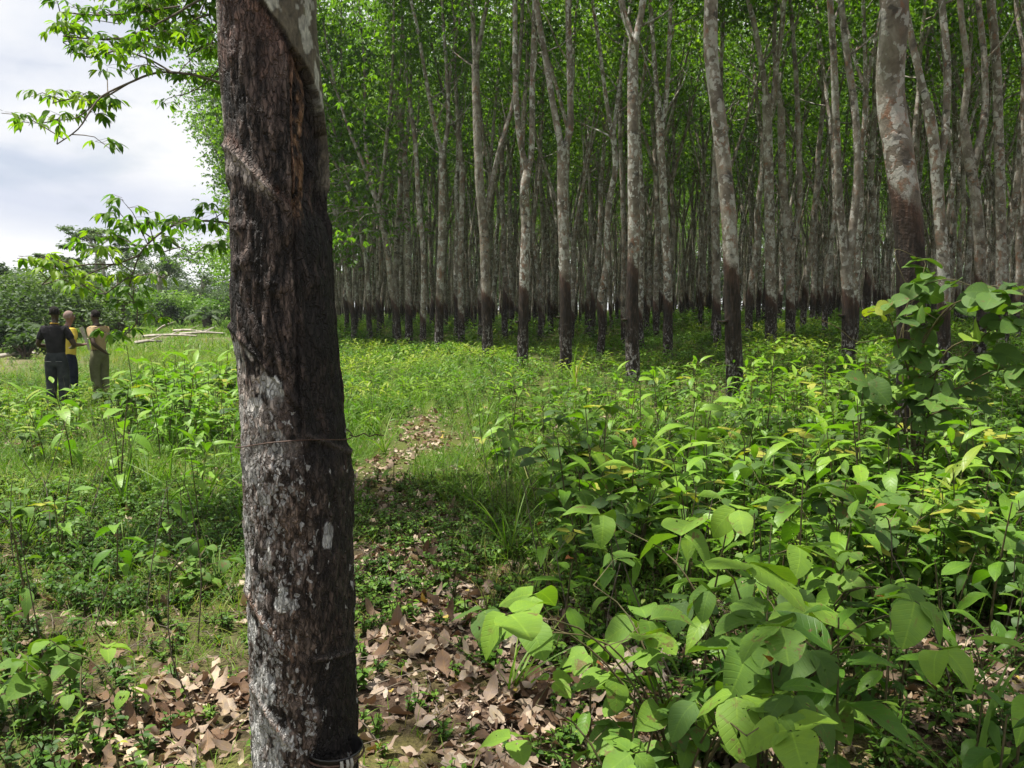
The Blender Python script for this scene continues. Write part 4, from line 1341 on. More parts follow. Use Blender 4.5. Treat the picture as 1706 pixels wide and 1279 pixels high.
def scatter(protos, xs, ys, sc, name_acc, tint_jit=.12, zoff=0.0, tilt=0.0):
    """stamp prototype (V, Q, T, U) arrays at many places into name_acc (dict part -> Acc)"""
    N = len(xs)
    zs = tz(xs, ys) + zoff
    fld = np.stack([fbm(xs * .55, ys * .55, seed=300 + 7 * q, o=2) for q in range(len(protos))])
    which = np.argmax(fld + rng.normal(0, .10, fld.shape), 0)
    patch = (fbm(xs * .42, ys * .42, seed=401, o=3) - .5) * 1.1 - .05  # tint patches: species clumps, plus sun and shadow patches put into leaf colour
    sc = sc * (1 + .5 * (fbm(xs * .7, ys * .7, seed=402, o=2) - .5))
    ang = rng.uniform(0, 2 * PI, N)
    for p in range(len(protos)):
        idx = np.where(which == p)[0]
        if not len(idx): continue
        for part, (V, Q, T, U) in protos[p].items():
            c, s = np.cos(ang[idx])[:, None], np.sin(ang[idx])[:, None]
            S_ = sc[idx][:, None]
            X = (V[None, :, 0] * c - V[None, :, 1] * s) * S_ + xs[idx][:, None]
            Y = (V[None, :, 0] * s + V[None, :, 1] * c) * S_ + ys[idx][:, None]
            Z = V[None, :, 2] * S_ + zs[idx][:, None]
            nv = len(V)
            QQ = (Q[None] + (np.arange(len(idx)) * nv)[:, None, None]).reshape(-1, 4)
            TT = np.clip(T[None] + (patch[idx] + rng.normal(0, tint_jit, len(idx)))[:, None], 0, 1)
            name_acc[part].add(np.stack([X, Y, Z], -1).reshape(-1, 3), QQ, TT.ravel(), np.broadcast_to(U[None], (len(idx), nv, 2)).reshape(-1, 2))


def proto_arrays(kind, h, seed, **kw):
    S, LV = gen_plant(kind, h, np.random.default_rng(seed), **kw)
    out = {'leaf': LV.arrays()}
    if S.V: out['stem'] = S.arrays()
    return out


def view_points(n, y0, y1, px0=-80, px1=1790, power=1.0):
    """random ground points inside the view between distances y0 and y1, evenly over the ground (power 1) or favouring near ones"""
    u = rng.random(n)
    y = (y0 ** (1 + power) + u * (y1 ** (1 + power) - y0 ** (1 + power))) ** (1 / (1 + power))
    px = rng.uniform(px0, px1, n)
    return (px - CX) / F * y, y


TRX = np.array([t[0] for t in TREES]); TRY = np.array([t[1] for t in TREES])


def clearing(x, y):
    """1 in the open field to the left, 0 in the undergrowth"""
    return sst(-4.5, -8.5, x + 0.06 * (y - 14)) * sst(15, 22, y) * sst(-2, -5, x - edge_x(y))


KEEP_OUT = [(-0.57, 2.2, .28), (-1.9, 7, .2)]


def free(x, y):
    m = np.ones(len(x), bool)
    for a, b, r in KEEP_OUT:
        m &= (x - a) ** 2 + (y - b) ** 2 > r * r
    return m


def undergrowth():
    # low broad-leaved mass near the camera
    acc = {'leaf': Acc(), 'stem': Acc()}
    near = [proto_arrays('bush', .34, 1, L=.085, rows=5, tint=.45), proto_arrays('bush', .42, 2, L=.075, rows=5, tint=.4), proto_arrays('bush', .28, 3, L=.10, rows=5, tint=.55),
            proto_arrays('tri', .32, 4, L=.085, rows=5, tint=.4), proto_arrays('tri', .40, 5, L=.10, rows=5, tint=.45), proto_arrays('whorl', .42, 6, L=.12, rows=5, tint=.5),
            proto_arrays('whorl', .34, 7, L=.13, rows=5, tint=.6), proto_arrays('lance', .40, 8, L=.16, rows=5, tint=.5), proto_arrays('bush', .5, 9, L=.07, rows=5, tint=.35)]
    x, y = view_points(4600, 2.6, 12)
    w = 1 - litter_w(x, y) * 1.3
    w *= np.where(x < -.75, .35 + .65 * sst(4.0, 5.5, y), 1)
    w *= np.where((x > -.75) & (x < 1.2), .12 + .78 * sst(.0, 1.3, x + .10 * (y - 4)) * sst(3.5, 5.5, y), 1)
    w *= np.where(x >= 1.2, .95, 1)
    w *= .35 + .9 * fbm(x * .8, y * .8, seed=21, o=3)
    w *= .12 + .88 * sst(.25, .8, path_dist(x, y)) * 1.0
    ok = (rng.random(len(x)) < w) & free(x, y)
    x, y = x[ok], y[ok]
    sc = rng.uniform(.55, 1.15, len(x)) * (.62 + .40 * sst(.8, 3.0, x)) * (1 - .25 * sst(6, 11, y)) * (1 - .3 * np.exp(-(path_dist(x, y) / .6) ** 2))
    scatter(near, x, y, sc * np.where(x < -.75, .75, 1), acc)
    # tiny herbs close to the ground
    herb = [proto_arrays('bush', .10, 40 + i, L=.032, rows=4, tint=.4, n=4) for i in range(4)]
    x, y = view_points(9000, 2.5, 8)
    w = np.where(x < -.3, .55, .7) * (.25 + 1.1 * (fbm(x * 1.6, y * 1.6, seed=33, o=3) > .5)) * (1 - .5 * litter_w(x, y) * (fbm(x * 2.2, y * 2.2, seed=34, o=2) > .42))
    ok = (rng.random(len(x)) < w) & free(x, y)
    scatter(herb, x[ok], y[ok], rng.uniform(.6, 1.5, ok.sum()), acc)
    # middle distance
    mid = [proto_arrays('bush', .45, 60, L=.10, rows=3, tint=.5), proto_arrays('bush', .6, 61, L=.09, rows=3, tint=.4), proto_arrays('whorl', .55, 62, L=.20, rows=4, tint=.62),
           proto_arrays('whorl', .45, 63, L=.18, rows=4, tint=.5), proto_arrays('lance', .55, 64, L=.28, rows=4, tint=.68), proto_arrays('lance', .45, 65, L=.20, rows=4, tint=.5), proto_arrays('tri', .45, 66, L=.11, rows=3, tint=.45)]
    x, y = view_points(8500, 10.5, 34)
    w = sst(.3, 1.0, path_dist(x, y) + .9 * sst(11, 14, y)) * (1 - .85 * bare_w(x, y)) * (1 - .75 * clearing(x, y) * sst(20, 28, y)) * (.55 + .8 * fbm(x * .5, y * .5, seed=22, o=3))
    ok = (rng.random(len(x)) < w) & free(x, y)
    x, y = x[ok], y[ok]
    scatter(mid, x, y, rng.uniform(.6, 1.25, len(x)) * (1 - .35 * clearing(x, y)) * (.62 + .25 * sst(3, 9, x)), acc)
    far = [proto_arrays('bush', .55, 80, L=.16, rows=3, tint=.4, n=5), proto_arrays('whorl', .6, 81, L=.24, rows=3, tint=.5), proto_arrays('lance', .6, 82, L=.30, rows=3, tint=.5)]
    x, y = view_points(7500, 32, 85)
    w = (1 - .9 * bare_w(x, y)) * (1 - .85 * clearing(x, y)) * (.5 + .7 * fbm(x * .3, y * .3, seed=23, o=3))
    ok = rng.random(len(x)) < w
    x, y = x[ok], y[ok]
    scatter(far, x, y, rng.uniform(.6, 1.3, len(x)) * (1 - .45 * clearing(x, y)), acc)
    o = link('undergrowth', acc['leaf'].mesh('undergrowth', M_UNDER))
    tag(o, 'low leafy undergrowth covering the ground between the trunks', 'undergrowth', kind='stuff')
    o = link('undergrowth_stems', acc['stem'].mesh('undergrowth_stems', M_STEM), o)


def grass():
    acc = Acc()
    def blades(x, y, L, W, tint, simple, spread=.05, k=7):
        n = len(x)
        X = np.repeat(x, k) + rng.normal(0, spread, n * k); Y = np.repeat(y, k) + rng.normal(0, spread, n * k)
        LL = np.repeat(L, k) * rng.uniform(.5, 1.25, n * k)
        pos = np.stack([X, Y, tz(X, Y) - .01], -1)
        az = rng.uniform(0, 2 * PI, n * k)
        el = rng.uniform(.6, 1.5, n * k)
        T = np.clip(np.repeat(tint, k) + rng.normal(0, .18, n * k), 0, 1)
        acc.add(*leaves(pos, vdir(az, el), np.tile((0, 0, 1.), (n * k, 1)) + rng.normal(0, .3, (n * k, 3)), LL, W, rng.uniform(.15, .8, n * k), .1, T, BLADE1 if simple else TM[('blade', 5)]))
    # near
    x, y = view_points(9500, 2.4, 10)
    w = np.where(x < -.75, .85, .40) * (1 - litter_w(x, y) * .9) * (.3 + 1.1 * fbm(x * 1.1, y * 1.1, seed=51, o=3))
    w += .45 * np.exp(-((path_dist(x, y) - .7) / .3) ** 2) * sst(3.5, 5, y)
    w *= sst(.22, .55, path_dist(x, y))
    ok = (rng.random(len(x)) < w) & free(x, y)
    x, y = x[ok], y[ok]
    dry = .22 * (fbm(x * .9, y * .9, seed=52, o=2) > .5) + .25 * np.exp(-((x + .2) / .5) ** 2 - ((y - 4.6) / 1.3) ** 2)
    blades(x, y, .10 + .20 * fbm(x * .7, y * .7, seed=53, o=2) * sst(3, 6, y), .006, .45 + dry, False)
    # taller grass along the path and in the middle
    x, y = view_points(5200, 6, 24, 430, 1250)
    w = (.85 * np.exp(-((x + 1.4 + .02 * (y - 9)) / 1.7) ** 2) * sst(.35, .85, path_dist(x, y) + .6 * sst(11, 14, y)) + .10 * sst(.3, .6, path_dist(x, y))) * (1 - .55 * sst(11, 17, y))
    ok = (rng.random(len(x)) < w) & free(x, y)
    x, y = x[ok], y[ok]
    blades(x, y, (.26 + .32 * fbm(x * .5, y * .5, seed=55, o=2)) * (1 - .3 * sst(10, 18, y)), .010, np.full(len(x), .5), False, .07, 8)
    # left strip and the clearing
    x, y = view_points(5200, 8, 30, -100, 480)
    w = (.5 + .4 * fbm(x * .5, y * .5, seed=56, o=2)) * (1 - .92 * bare_w(x, y))
    ok = (rng.random(len(x)) < w) & free(x, y)
    x, y = x[ok], y[ok]
    blades(x, y, .16 + .22 * fbm(x * .5, y * .5, seed=57, o=2), .012, .52 + .2 * sst(10, 16, y), True, .10, 7)
    x, y = view_points(4500, 28, 90, -100, 620)
    ok = rng.random(len(x)) < 1 - .92 * bare_w(x, y)
    x, y = x[ok], y[ok]
    blades(x, y, np.full(len(x), .30), .045, np.full(len(x), .58), True, .3, 6)
    o = link('grass', acc.mesh('grass', M_GRASS))
    tag(o, 'fresh green grass blades along the path and in the clearing', 'grass', kind='stuff')


def litter():
    acc = Acc()
    x, y = view_points(78000, 2.4, 14, power=.5)
    w = litter_w(x, y) * .95 + .10 + .10 * (x > -.6) * (y < 7)
    ok = (rng.random(len(x)) < w) & free(x, y)
    x, y = x[ok], y[ok]
    n = len(x)
    L = np.where(rng.random(n) < .45, rng.uniform(.018, .05, n), rng.uniform(.05, .12, n)) * np.where(rng.random(n) < .10, 1.4, 1)
    az = rng.uniform(0, 2 * PI, n)
    up = np.tile((0, 0, 1.), (n, 1)) + rng.normal(0, .38, (n, 3))
    T = np.clip(rng.beta(1.7, 1.7, n), 0, .97)
    T[rng.random(n) < .015] = 1
    pos = np.stack([x, y, tz(x, y) + rng.uniform(.008, .05, n) * (.4 + .6 * litter_w(x, y))], -1)
    sel = rng.integers(0, 3, n)
    for q, kd in enumerate(('ellip', 'ovate', 'obov')):
        m = sel == q
        k = int(m.sum())
        acc.add(*leaves(pos[m], vdir(az[m], rng.normal(0, .22, k)), up[m], L[m], L[m] * rng.uniform(.34, .60, k), rng.normal(0.05, .40, k), rng.normal(.1, .30, k), T[m], TM[(kd, 7)], wav=.26))
    o = link('leaf_litter', acc.mesh('leaf_litter', M_LITTER))
    tag(o, 'brown dead leaves strewn over the bare forest floor', 'leaf litter', kind='stuff')
    # thin dead twigs
    A = Acc()
    for i in range(420):
        yy = rng.uniform(2.6, 7); xx = (rng.uniform(0, 1706) - CX) / F * yy
        if not free(np.array([xx]), np.array([yy]))[0]: continue
        a = rng.uniform(0, PI); l = rng.uniform(.1, .4)
        p = np.array([xx, yy, float(tz(xx, yy)) + .02])
        P = [p, p + np.array([math.cos(a) * l * .5, math.sin(a) * l * .5, .02]), p + np.array([math.cos(a + .2) * l, math.sin(a + .2) * l, 0.005])]
        V, Q, _ = tube(P, [.003, .0025, .0015], 4, .08); A.add(V, Q)
    for i in range(260):
        yy = math.sqrt(rng.uniform(3.2 ** 2, 15 ** 2)); xx = (rng.uniform(0, 1706) - CX) / F * yy
        if path_dist(xx, yy) < .5 or not free(np.array([xx]), np.array([yy]))[0]: continue
        p = np.array([xx, yy, float(tz(xx, yy)) - .02]); h = rng.uniform(.3, .85)
        q = p + np.array([rng.normal(0, .25) * h, rng.normal(0, .25) * h, h])
        V, Q, _ = tube([p, (p + q) / 2 + rng.normal(0, .03, 3), q, q + rng.normal(0, .08, 3)], [.004, .003, .0022, .0012], 4, .12); A.add(V, Q)
    o = link('fallen_twigs', A.mesh('fallen_twigs', M_TWIG))
    tag(o, 'thin dead twigs lying and standing among the leaves', 'twigs', kind='stuff')


undergrowth()
grass()
litter()

PLANT_N = [0]


def plant(name, kind, px, d, label, py_top=None, h=None, L=.16, tint=.5, mat=None, n=None, cat='plant', group=None, lean=None, rows=7, stem_mat=None):
    x = gx(px, d); zb = float(tz(x, d))
    if h is None: h = float(at(px, py_top, d)[2] - zb)
    PLANT_N[0] += 1
    g = np.random.default_rng(900 + PLANT_N[0])
    S, LV = gen_plant(kind, h, g, L=L, rows=rows, tint=tint, n=n, lean=lean)
    e = empty(name, (x, d, zb), label, cat, group)
    if S.V: link('stem', S.mesh('stem', stem_mat or M_STEM), e)
    link('foliage', LV.mesh('foliage', mat or M_GLOSSY), e)
    return e


G_N = 'broad leaved plants close to the camera on the right'
near_list = [
    # name, kind, px, d, label, py_top, L, tint, mat, n
    ('broadleaf_vine', 'tri', 1275, 2.75, 'vine plant with the largest heart shaped leaves low in the right foreground', 880, .21, .55, M_VINE, 6),
    ('broadleaf_vine', 'tri', 1150, 2.6, 'yellowing vine plant with holed leaves left of the largest heart shaped leaves', 950, .17, .78, M_VINE, 5),
    ('sapling', 'whorl', 1400, 2.6, 'dark glossy sapling with long ribbed leaves drooping in the lower right', 1035, .20, .22, M_GLOSSY, 14),
    ('sapling', 'whorl', 1315, 2.45, 'brown spotted sapling with leaves in a star, just above the bottom edge', 1110, .17, .30, M_GLOSSY, 12),
    ('broadleaf_vine', 'tri', 1135, 2.5, 'round leaved vine with a torn leaf near the bottom edge', 1105, .14, .52, M_VINE, 6),
    ('broadleaf_vine', 'tri', 1055, 2.45, 'bright round leaved creeper cut by the bottom edge', 1175, .12, .62, M_VINE, 6),
    ('sapling', 'whorl', 985, 3.0, 'light green sapling with a few wide leaves beside the leaf litter', 1100, .14, .68, M_GLOSSY, 7),
    ('sapling', 'whorl', 940, 4.0, 'lance leaved sapling with a reddish tip at the edge of the leaf litter', 935, .18, .62, M_GLOSSY, 11),
    ('sapling', 'whorl', 1030, 4.3, 'bright sapling with upright leaves behind the lance leaved one', 900, .17, .72, M_GLOSSY, 11),
    ('sapling', 'whorl', 1048, 5.2, 'tall bright sapling with a red new shoot right of the path', 745, .21, .74, M_GLOSSY, 12),
    ('sapling', 'whorl', 1175, 3.6, 'slim sapling holding its top leaf straight up among vines', 860, .19, .66, M_GLOSSY, 10),
    ('sapling', 'lance', 1560, 4.6, 'sunlit lance leaved sapling on the right, tallest of the bright ones', 775, .24, .82, M_GLOSSY, 3),
    ('sapling', 'whorl', 1490, 4.4, 'brightest yellow green sapling in the right undergrowth', 850, .20, .86, M_GLOSSY, 11),
    ('sapling', 'whorl', 1655, 4.0, 'broad leaved sapling close to the right edge', 830, .19, .55, M_GLOSSY, 13),
    ('sapling', 'whorl', 1580, 3.5, 'sapling with olive leaves over dark gaps on the right', 930, .17, .50, M_GLOSSY, 12),
    ('sapling', 'whorl', 1700, 2.7, 'yellow ribbed leaf plant cut by the right edge', 1070, .18, .80, M_GLOSSY, 9),
    ('sapling', 'whorl', 1665, 2.35, 'deep green glossy plant in the bottom right corner', 1205, .16, .10, M_GLOSSY, 9),
    ('sapling', 'whorl', 1425, 6.2, 'slender sapling with pale yellow leaves in front of the vine', 590, .20, .84, M_GLOSSY, 9),
    ('sapling', 'whorl', 845, 8.2, 'bright whorled sapling alone right of the path', 705, .24, .78, M_GLOSSY, 11),
    ('sapling', 'whorl', 655, 7.6, 'little pale leaved sapling left of the path beside the big trunk', 750, .13, .70, M_GLOSSY, 7),
    ('broadleaf_vine', 'tri', 1000, 6.0, 'bluish three leaved vine clump behind the tall bright sapling', 690, .17, .22, M_VINE, 5),
    ('broadleaf_vine', 'tri', 1400, 4.4, 'grey green vine clump in front of the brightest sapling', 800, .16, .18, M_VINE, 5),
    ('sapling', 'whorl', 920, 4.7, 'young light sapling in the middle beside the grassy edge', 880, .15, .68, M_GLOSSY, 10),
    ('sapling', 'whorl', 1260, 4.2, 'dense mid green sapling behind the largest heart shaped leaves', 860, .17, .50, M_GLOSSY, 13),
    ('broadleaf_vine', 'tri', 1340, 3.3, 'shaded vine clump between the dark glossy sapling and the bright saplings', 935, .14, .30, M_VINE, 5),
    ('sapling', 'whorl', 1480, 3.0, 'sapling with thin leaves right of the dark glossy one', 1015, .15, .45, M_GLOSSY, 10),
    ('sapling', 'bush', 1220, 2.9, 'small leaved shrub under the yellowing vine', 1040, .09, .40, M_GLOSSY, 7),
    # left side
    ('sapling', 'whorl', 42, 4.1, 'straight brown stemmed sapling with a few round leaves at the left edge', 868, .15, .66, M_VINE, 6),
    ('sapling', 'whorl', 190, 4.9, 'dark stemmed sapling left of the big trunk, its top leaves paired upright', 865, .17, .55, M_GLOSSY, 10),
    ('sapling', 'whorl', 118, 8.6, 'tall leafy sapling in front of the man in the black shirt', 640, .26, .66, M_GLOSSY, 12),
    ('sapling', 'lance', 75, 9.0, 'bright narrow leaved plant at the feet of the man in black', 645, .26, .74, M_GLOSSY, 3),
    ('broadleaf_vine', 'tri', 205, 3.2, 'pale two leaved seedling on the sunlit leaf litter', 1055, .09, .78, M_VINE, 1),
    ('broadleaf_vine', 'tri', 125, 3.1, 'round leaved seedling in the grass at lower left', 1105, .10, .45, M_VINE, 1),
    ('broadleaf_vine', 'tri', 15, 3.2, 'grey green seedling cut by the left edge low in the grass', 1060, .12, .55, M_VINE, 2),
    ('sapling', 'whorl', 280, 5.6, 'leafy sapling just left of the big trunk', 800, .15, .50, M_GLOSSY, 11),
    ('broadleaf_vine', 'tri', 320, 4.8, 'low vine clump touching the left side of the big trunk', 905, .11, .45, M_VINE, 4),
    ('sapling', 'whorl', 95, 5.4, 'broad leaved sapling among grass at the far left', 800, .18, .60, M_GLOSSY, 9),
    ('sapling', 'lance', 330, 7.0, 'arching narrow leaved plant left of the big trunk', 730, .26, .62, M_GLOSSY, 3),
    ('sapling', 'whorl', 200, 2.55, 'tiny bright seedling at the very bottom left', 1245, .08, .7, M_VINE, 4),
]
for (nm, kd, px, d, lab, pyt, L, ti, mt, nn) in near_list:
    plant(nm, kd, px, d, lab, py_top=pyt, L=L, tint=ti, mat=mt, n=nn, rows=9 if d < 4.5 else 7)

for (px, d, h, L, lab, ti) in ((1640, 2.6, .62, .030, 'long strap leaved grass tuft leaning over the lower right litter', .35), (1365, 3.1, .60, .012, 'tall thin grass tuft among the foreground vines', .45),
                               (850, 3.5, .45, .014, 'single grass tuft standing in the brown leaf litter', .5), (905, 6.6, .60, .016, 'grass clump between the saplings right of the path', .4),
                               (640, 9.5, .70, .018, 'tall soft grass clump right behind the big trunk', .5), (1150, 8.5, .7, .02, 'broad bladed grass clump in front of the straight pink blotched tree', .6),
                               (960, 16.5, .9, .05, 'yellow green broad bladed clump at the foot of the two limbed tree', .85)):
    plant('grass_tuft', 'strap', px, d, lab, h=h, L=L, tint=ti, mat=M_GRASS, cat='grass')

# repeated saplings further out, copies of a few prototypes
protos = []
for i, (kd, h, L, ti) in enumerate((('whorl', .75, .20, .6), ('whorl', .6, .18, .5), ('whorl', .9, .22, .72), ('tri', .6, .16, .3), ('lance', .7, .25, .7))):
    S, LV = gen_plant(kd, h, np.random.default_rng(1300 + i), L=L, rows=5, tint=ti)
    protos.append((S.mesh('stem', M_STEM), LV.mesh('foliage', M_GLOSSY if kd != 'tri' else M_VINE), kd))
placed = 0
for zone, (px0, px1, y0, y1, n, lab) in enumerate(((940, 1720, 3.2, 7.5, 150, 'knee high broad leaved plant crowded in the right undergrowth'), (820, 1500, 7.5, 14, 45, 'broad leaved plant in front of the first tapped trunks'),
                                                  (-20, 400, 5.2, 11, 14, 'broad leaved plant in the weeds left of the big trunk'), (190, 420, 9, 15, 64, 'leafy plant in the dark green thicket beside the standing people'),
                                                  (1240, 1720, 9, 16, 40, 'leafy plant in the shade around the vine covered trunk'))):
    for i in range(n):
        y = math.sqrt(rng.uniform(y0 ** 2, y1 ** 2)); x = gx(rng.uniform(px0, px1), y)
        ppx = CX + x * F / y
        if litter_w(np.array([x]), np.array([y]))[0] > .3: continue
        if zone == 3 and 45 < ppx < 190: continue
        sm, lm, kd = protos[int(rng.integers(0, len(protos)))]
        e = empty('broadleaf_plant', (x, y, float(tz(x, y))), lab, 'plant', 'plants crowding the undergrowth', float(rng.uniform(0, 6.28)))
        s = float(rng.uniform(.65, 1.15)) * (1.25 if zone in (3, 4) else 1)
        e.scale = (s, s, s)
        link('stem', sm, e); link('foliage', lm, e)


tufts = []
for i in range(3):
    S, LV = gen_plant('strap', .62, np.random.default_rng(1400 + i), L=.013, tint=.5, n=16)
    tufts.append(LV.mesh('foliage', M_GRASS))
for i in range(70):
    y = math.sqrt(rng.uniform(3.4 ** 2, 13 ** 2)); x = gx(rng.uniform(0, 1706), y)
    if path_dist(x, y) < .45 or not free(np.array([x]), np.array([y]))[0]: continue
    e = empty('grass_tuft', (x, y, float(tz(x, y))), 'slender arching grass tuft among the low undergrowth plants', 'grass', 'grass tufts in the undergrowth', float(rng.uniform(0, 6.28)))
    k = float(rng.uniform(.6, 1.35)); e.scale = (k, k, k)
    link('foliage', tufts[i % 3], e)


# the vine on the right trunk
def climbing_vine():
    g = np.random.default_rng(64)
    d = 6.4
    x0 = gx(1528, d); zb = float(tz(x0, d)); org = np.array([x0, d, zb])
    S, LV = Acc(), Acc()
    W = lambda *pts: np.array([at(px, py, dd) - org for px, py, dd in pts])
    base = (0, 0, -.05)
    shoots = [W((1520, 640, 6.6), (1545, 560, 6.5), (1590, 505, 6.3), (1650, 500, 6.1), (1740, 525, 5.9)),
              W((1515, 640, 6.8), (1505, 560, 6.8), (1520, 490, 6.8), (1575, 465, 6.6), (1625, 478, 6.4)), W((1518, 650, 6.6), (1498, 580, 6.5), (1478, 522, 6.4), (1445, 520, 6.3)),
              W((1530, 660, 6.5), (1600, 600, 6.2), (1660, 545, 6.0), (1725, 560, 5.8)), W((1540, 690, 6.4), (1610, 640, 6.1), (1670, 615, 5.9), (1730, 640, 5.8)),
              W((1505, 700, 6.4), (1470, 650, 6.3), (1425, 640, 6.2)), W((1525, 720, 6.4), (1590, 680, 6.1), (1640, 690, 6.0)), W((1510, 730, 6.4), (1475, 700, 6.2), (1430, 720, 6.1)),
              W((1530, 600, 6.8), (1570, 530, 6.6), (1640, 478, 6.4), (1700, 488, 6.2)), W((1505, 640, 7.0), (1500, 560, 7.0), (1530, 480, 7.2), (1542, 440, 7.4)),
              W((1560, 620, 6.4), (1620, 560, 6.2), (1690, 520, 6.0), (1730, 500, 5.9))]
    for P in shoots:
        P = np.vstack([[base], P])
        Ps, rs = smooth_line(P, np.linspace(.009, .003, len(P)), .05)
        V, Q, _ = tube(P, np.linspace(.009, .003, len(P)), 5, .06); S.add(V, Q)
        for i in range(int(len(Ps) * .45), len(Ps), 2):
            if g.random() < .30 + .25 * (Ps[i][2] < 1.0): continue
            az = g.uniform(0, 2 * PI)
            e = Ps[i] + vdir(az, g.uniform(.1, .7)) * g.uniform(.06, .16)
            V, Q, _ = tube([Ps[i], e], [.0025, .002], 3, .1); S.add(V, Q)
            aa = az + np.array([-1.5, 0, 1.5]) + g.normal(0, .2, 3)
            LL = .20 * g.uniform(.55, 1.2) * np.array([.85, 1, .85])
            T = np.clip(.22 + g.normal(0, .12), 0, .6) + np.zeros(3)
            if g.random() < .10: T[:] = g.uniform(.7, 1)
            LV.add(*leaves(np.repeat([e], 3, 0), vdir(aa, -.25 + g.normal(0, .3, 3)), np.tile((-.05, -.25, 1.), (3, 1)) + g.normal(0, .45, (3, 3)), LL, LL * .86, g.uniform(.05, .4, 3), .15, T, TM[('ovate', 9)], wav=.04))
    # thin tendrils reaching past the leaves
    for P in (W((1520, 500, 6.8), (1490, 420, 6.9), (1520, 425, 7.2), (1545, 440, 7.5)), W((1480, 560, 6.4), (1430, 570, 6.4), (1395, 545, 6.4), (1360, 530, 6.4))):
        V, Q, _ = tube(P, [.004, .003, .003, .002], 4, .06); S.add(V, Q)
    e = empty('climbing_vine', org, 'large leaved grey green vine hiding the lower half of the thick right trunk', 'vine')
    link('stem', S.mesh('stem', M_STEM), e)
    link('foliage', LV.mesh('foliage', M_VINE), e)


climbing_vine()


# ------------------------------------------------------------------ people
M_SKIN = simple_mat('dark_skin', (0.035, 0.018, 0.012), (0.060, 0.033, 0.022), 12, 0.5, 0.05, 0.4)
M_SKIN2 = simple_mat('brown_skin', (0.12, 0.06, 0.045), (0.19, 0.10, 0.075), 12, 0.5, 0.05, 0.4)
M_HAIR = simple_mat('black_hair', (0.006, 0.005, 0.004), (0.016, 0.012, 0.010), 90, 0.9, 0.6)
M_GREYHAIR = simple_mat('cropped_grey_hair', (0.16, 0.10, 0.085), (0.26, 0.19, 0.165), 120, 0.8, 0.3)


def cloth(name, c, c2, sc=14):
    return simple_mat(name, c, c2, sc, 0.9, 0.9, 0.15)


M_BLACKTEE = cloth('black_cotton', (0.013, 0.012, 0.014), (0.024, 0.022, 0.025))
M_COLLAR = cloth('yellow_collar', (0.35, 0.22, 0.03), (0.45, 0.28, 0.04))
M_JEANS = cloth('washed_black_denim', (0.016, 0.018, 0.022), (0.050, 0.054, 0.060), 7)
M_YELLOW = cloth('yellow_cotton', (0.60, 0.42, 0.06), (0.72, 0.53, 0.11), 6)
M_NAVY = cloth('navy_cotton', (0.010, 0.012, 0.022), (0.020, 0.024, 0.040))
M_TAN = cloth('tan_cotton', (0.26, 0.185, 0.10), (0.36, 0.27, 0.15), 6)
M_OLIVE = cloth('olive_cotton', (0.085, 0.085, 0.045), (0.15, 0.15, 0.085), 6)
M_STITCH = cloth('faded_stitch', (0.15, 0.15, 0.16), (0.2, 0.2, 0.2))


def skin_mesh(name, verts, edges, radii, mat, parent, root=0, sub=2):
    me = bpy.data.meshes.new(name)
    me.from_pydata([tuple(v) for v in verts], edges, [])
    o = link(name, me, parent)
    m = o.modifiers.new('skin', 'SKIN')
    sv = me.skin_vertices[0].data
    for i, r in enumerate(radii):
        sv[i].radius = (r, r) if np.isscalar(r) else r
        sv[i].use_root = (i == root)
    m.use_smooth_shade = True
    s = o.modifiers.new('subdivision', 'SUBSURF'); s.levels = sub; s.render_levels = sub
    me.materials.append(mat)
    return o


class Skel:
    def __init__(s): s.v, s.e, s.r = [], [], []

    def chain(s, pts, rad, start=None):
        prev = start
        ids = []
        for p, r in zip(pts, rad):
            s.v.append(np.array(p, float)); s.r.append(r); i = len(s.v) - 1
            if prev is not None: s.e.append((prev, i))
            prev = i; ids.append(i)
        return ids


def arm_pts(side, elbow, hand):
    sh = np.array([side * .185, 0, 1.415])
    return [sh, np.array(elbow, float), np.array(hand, float)]


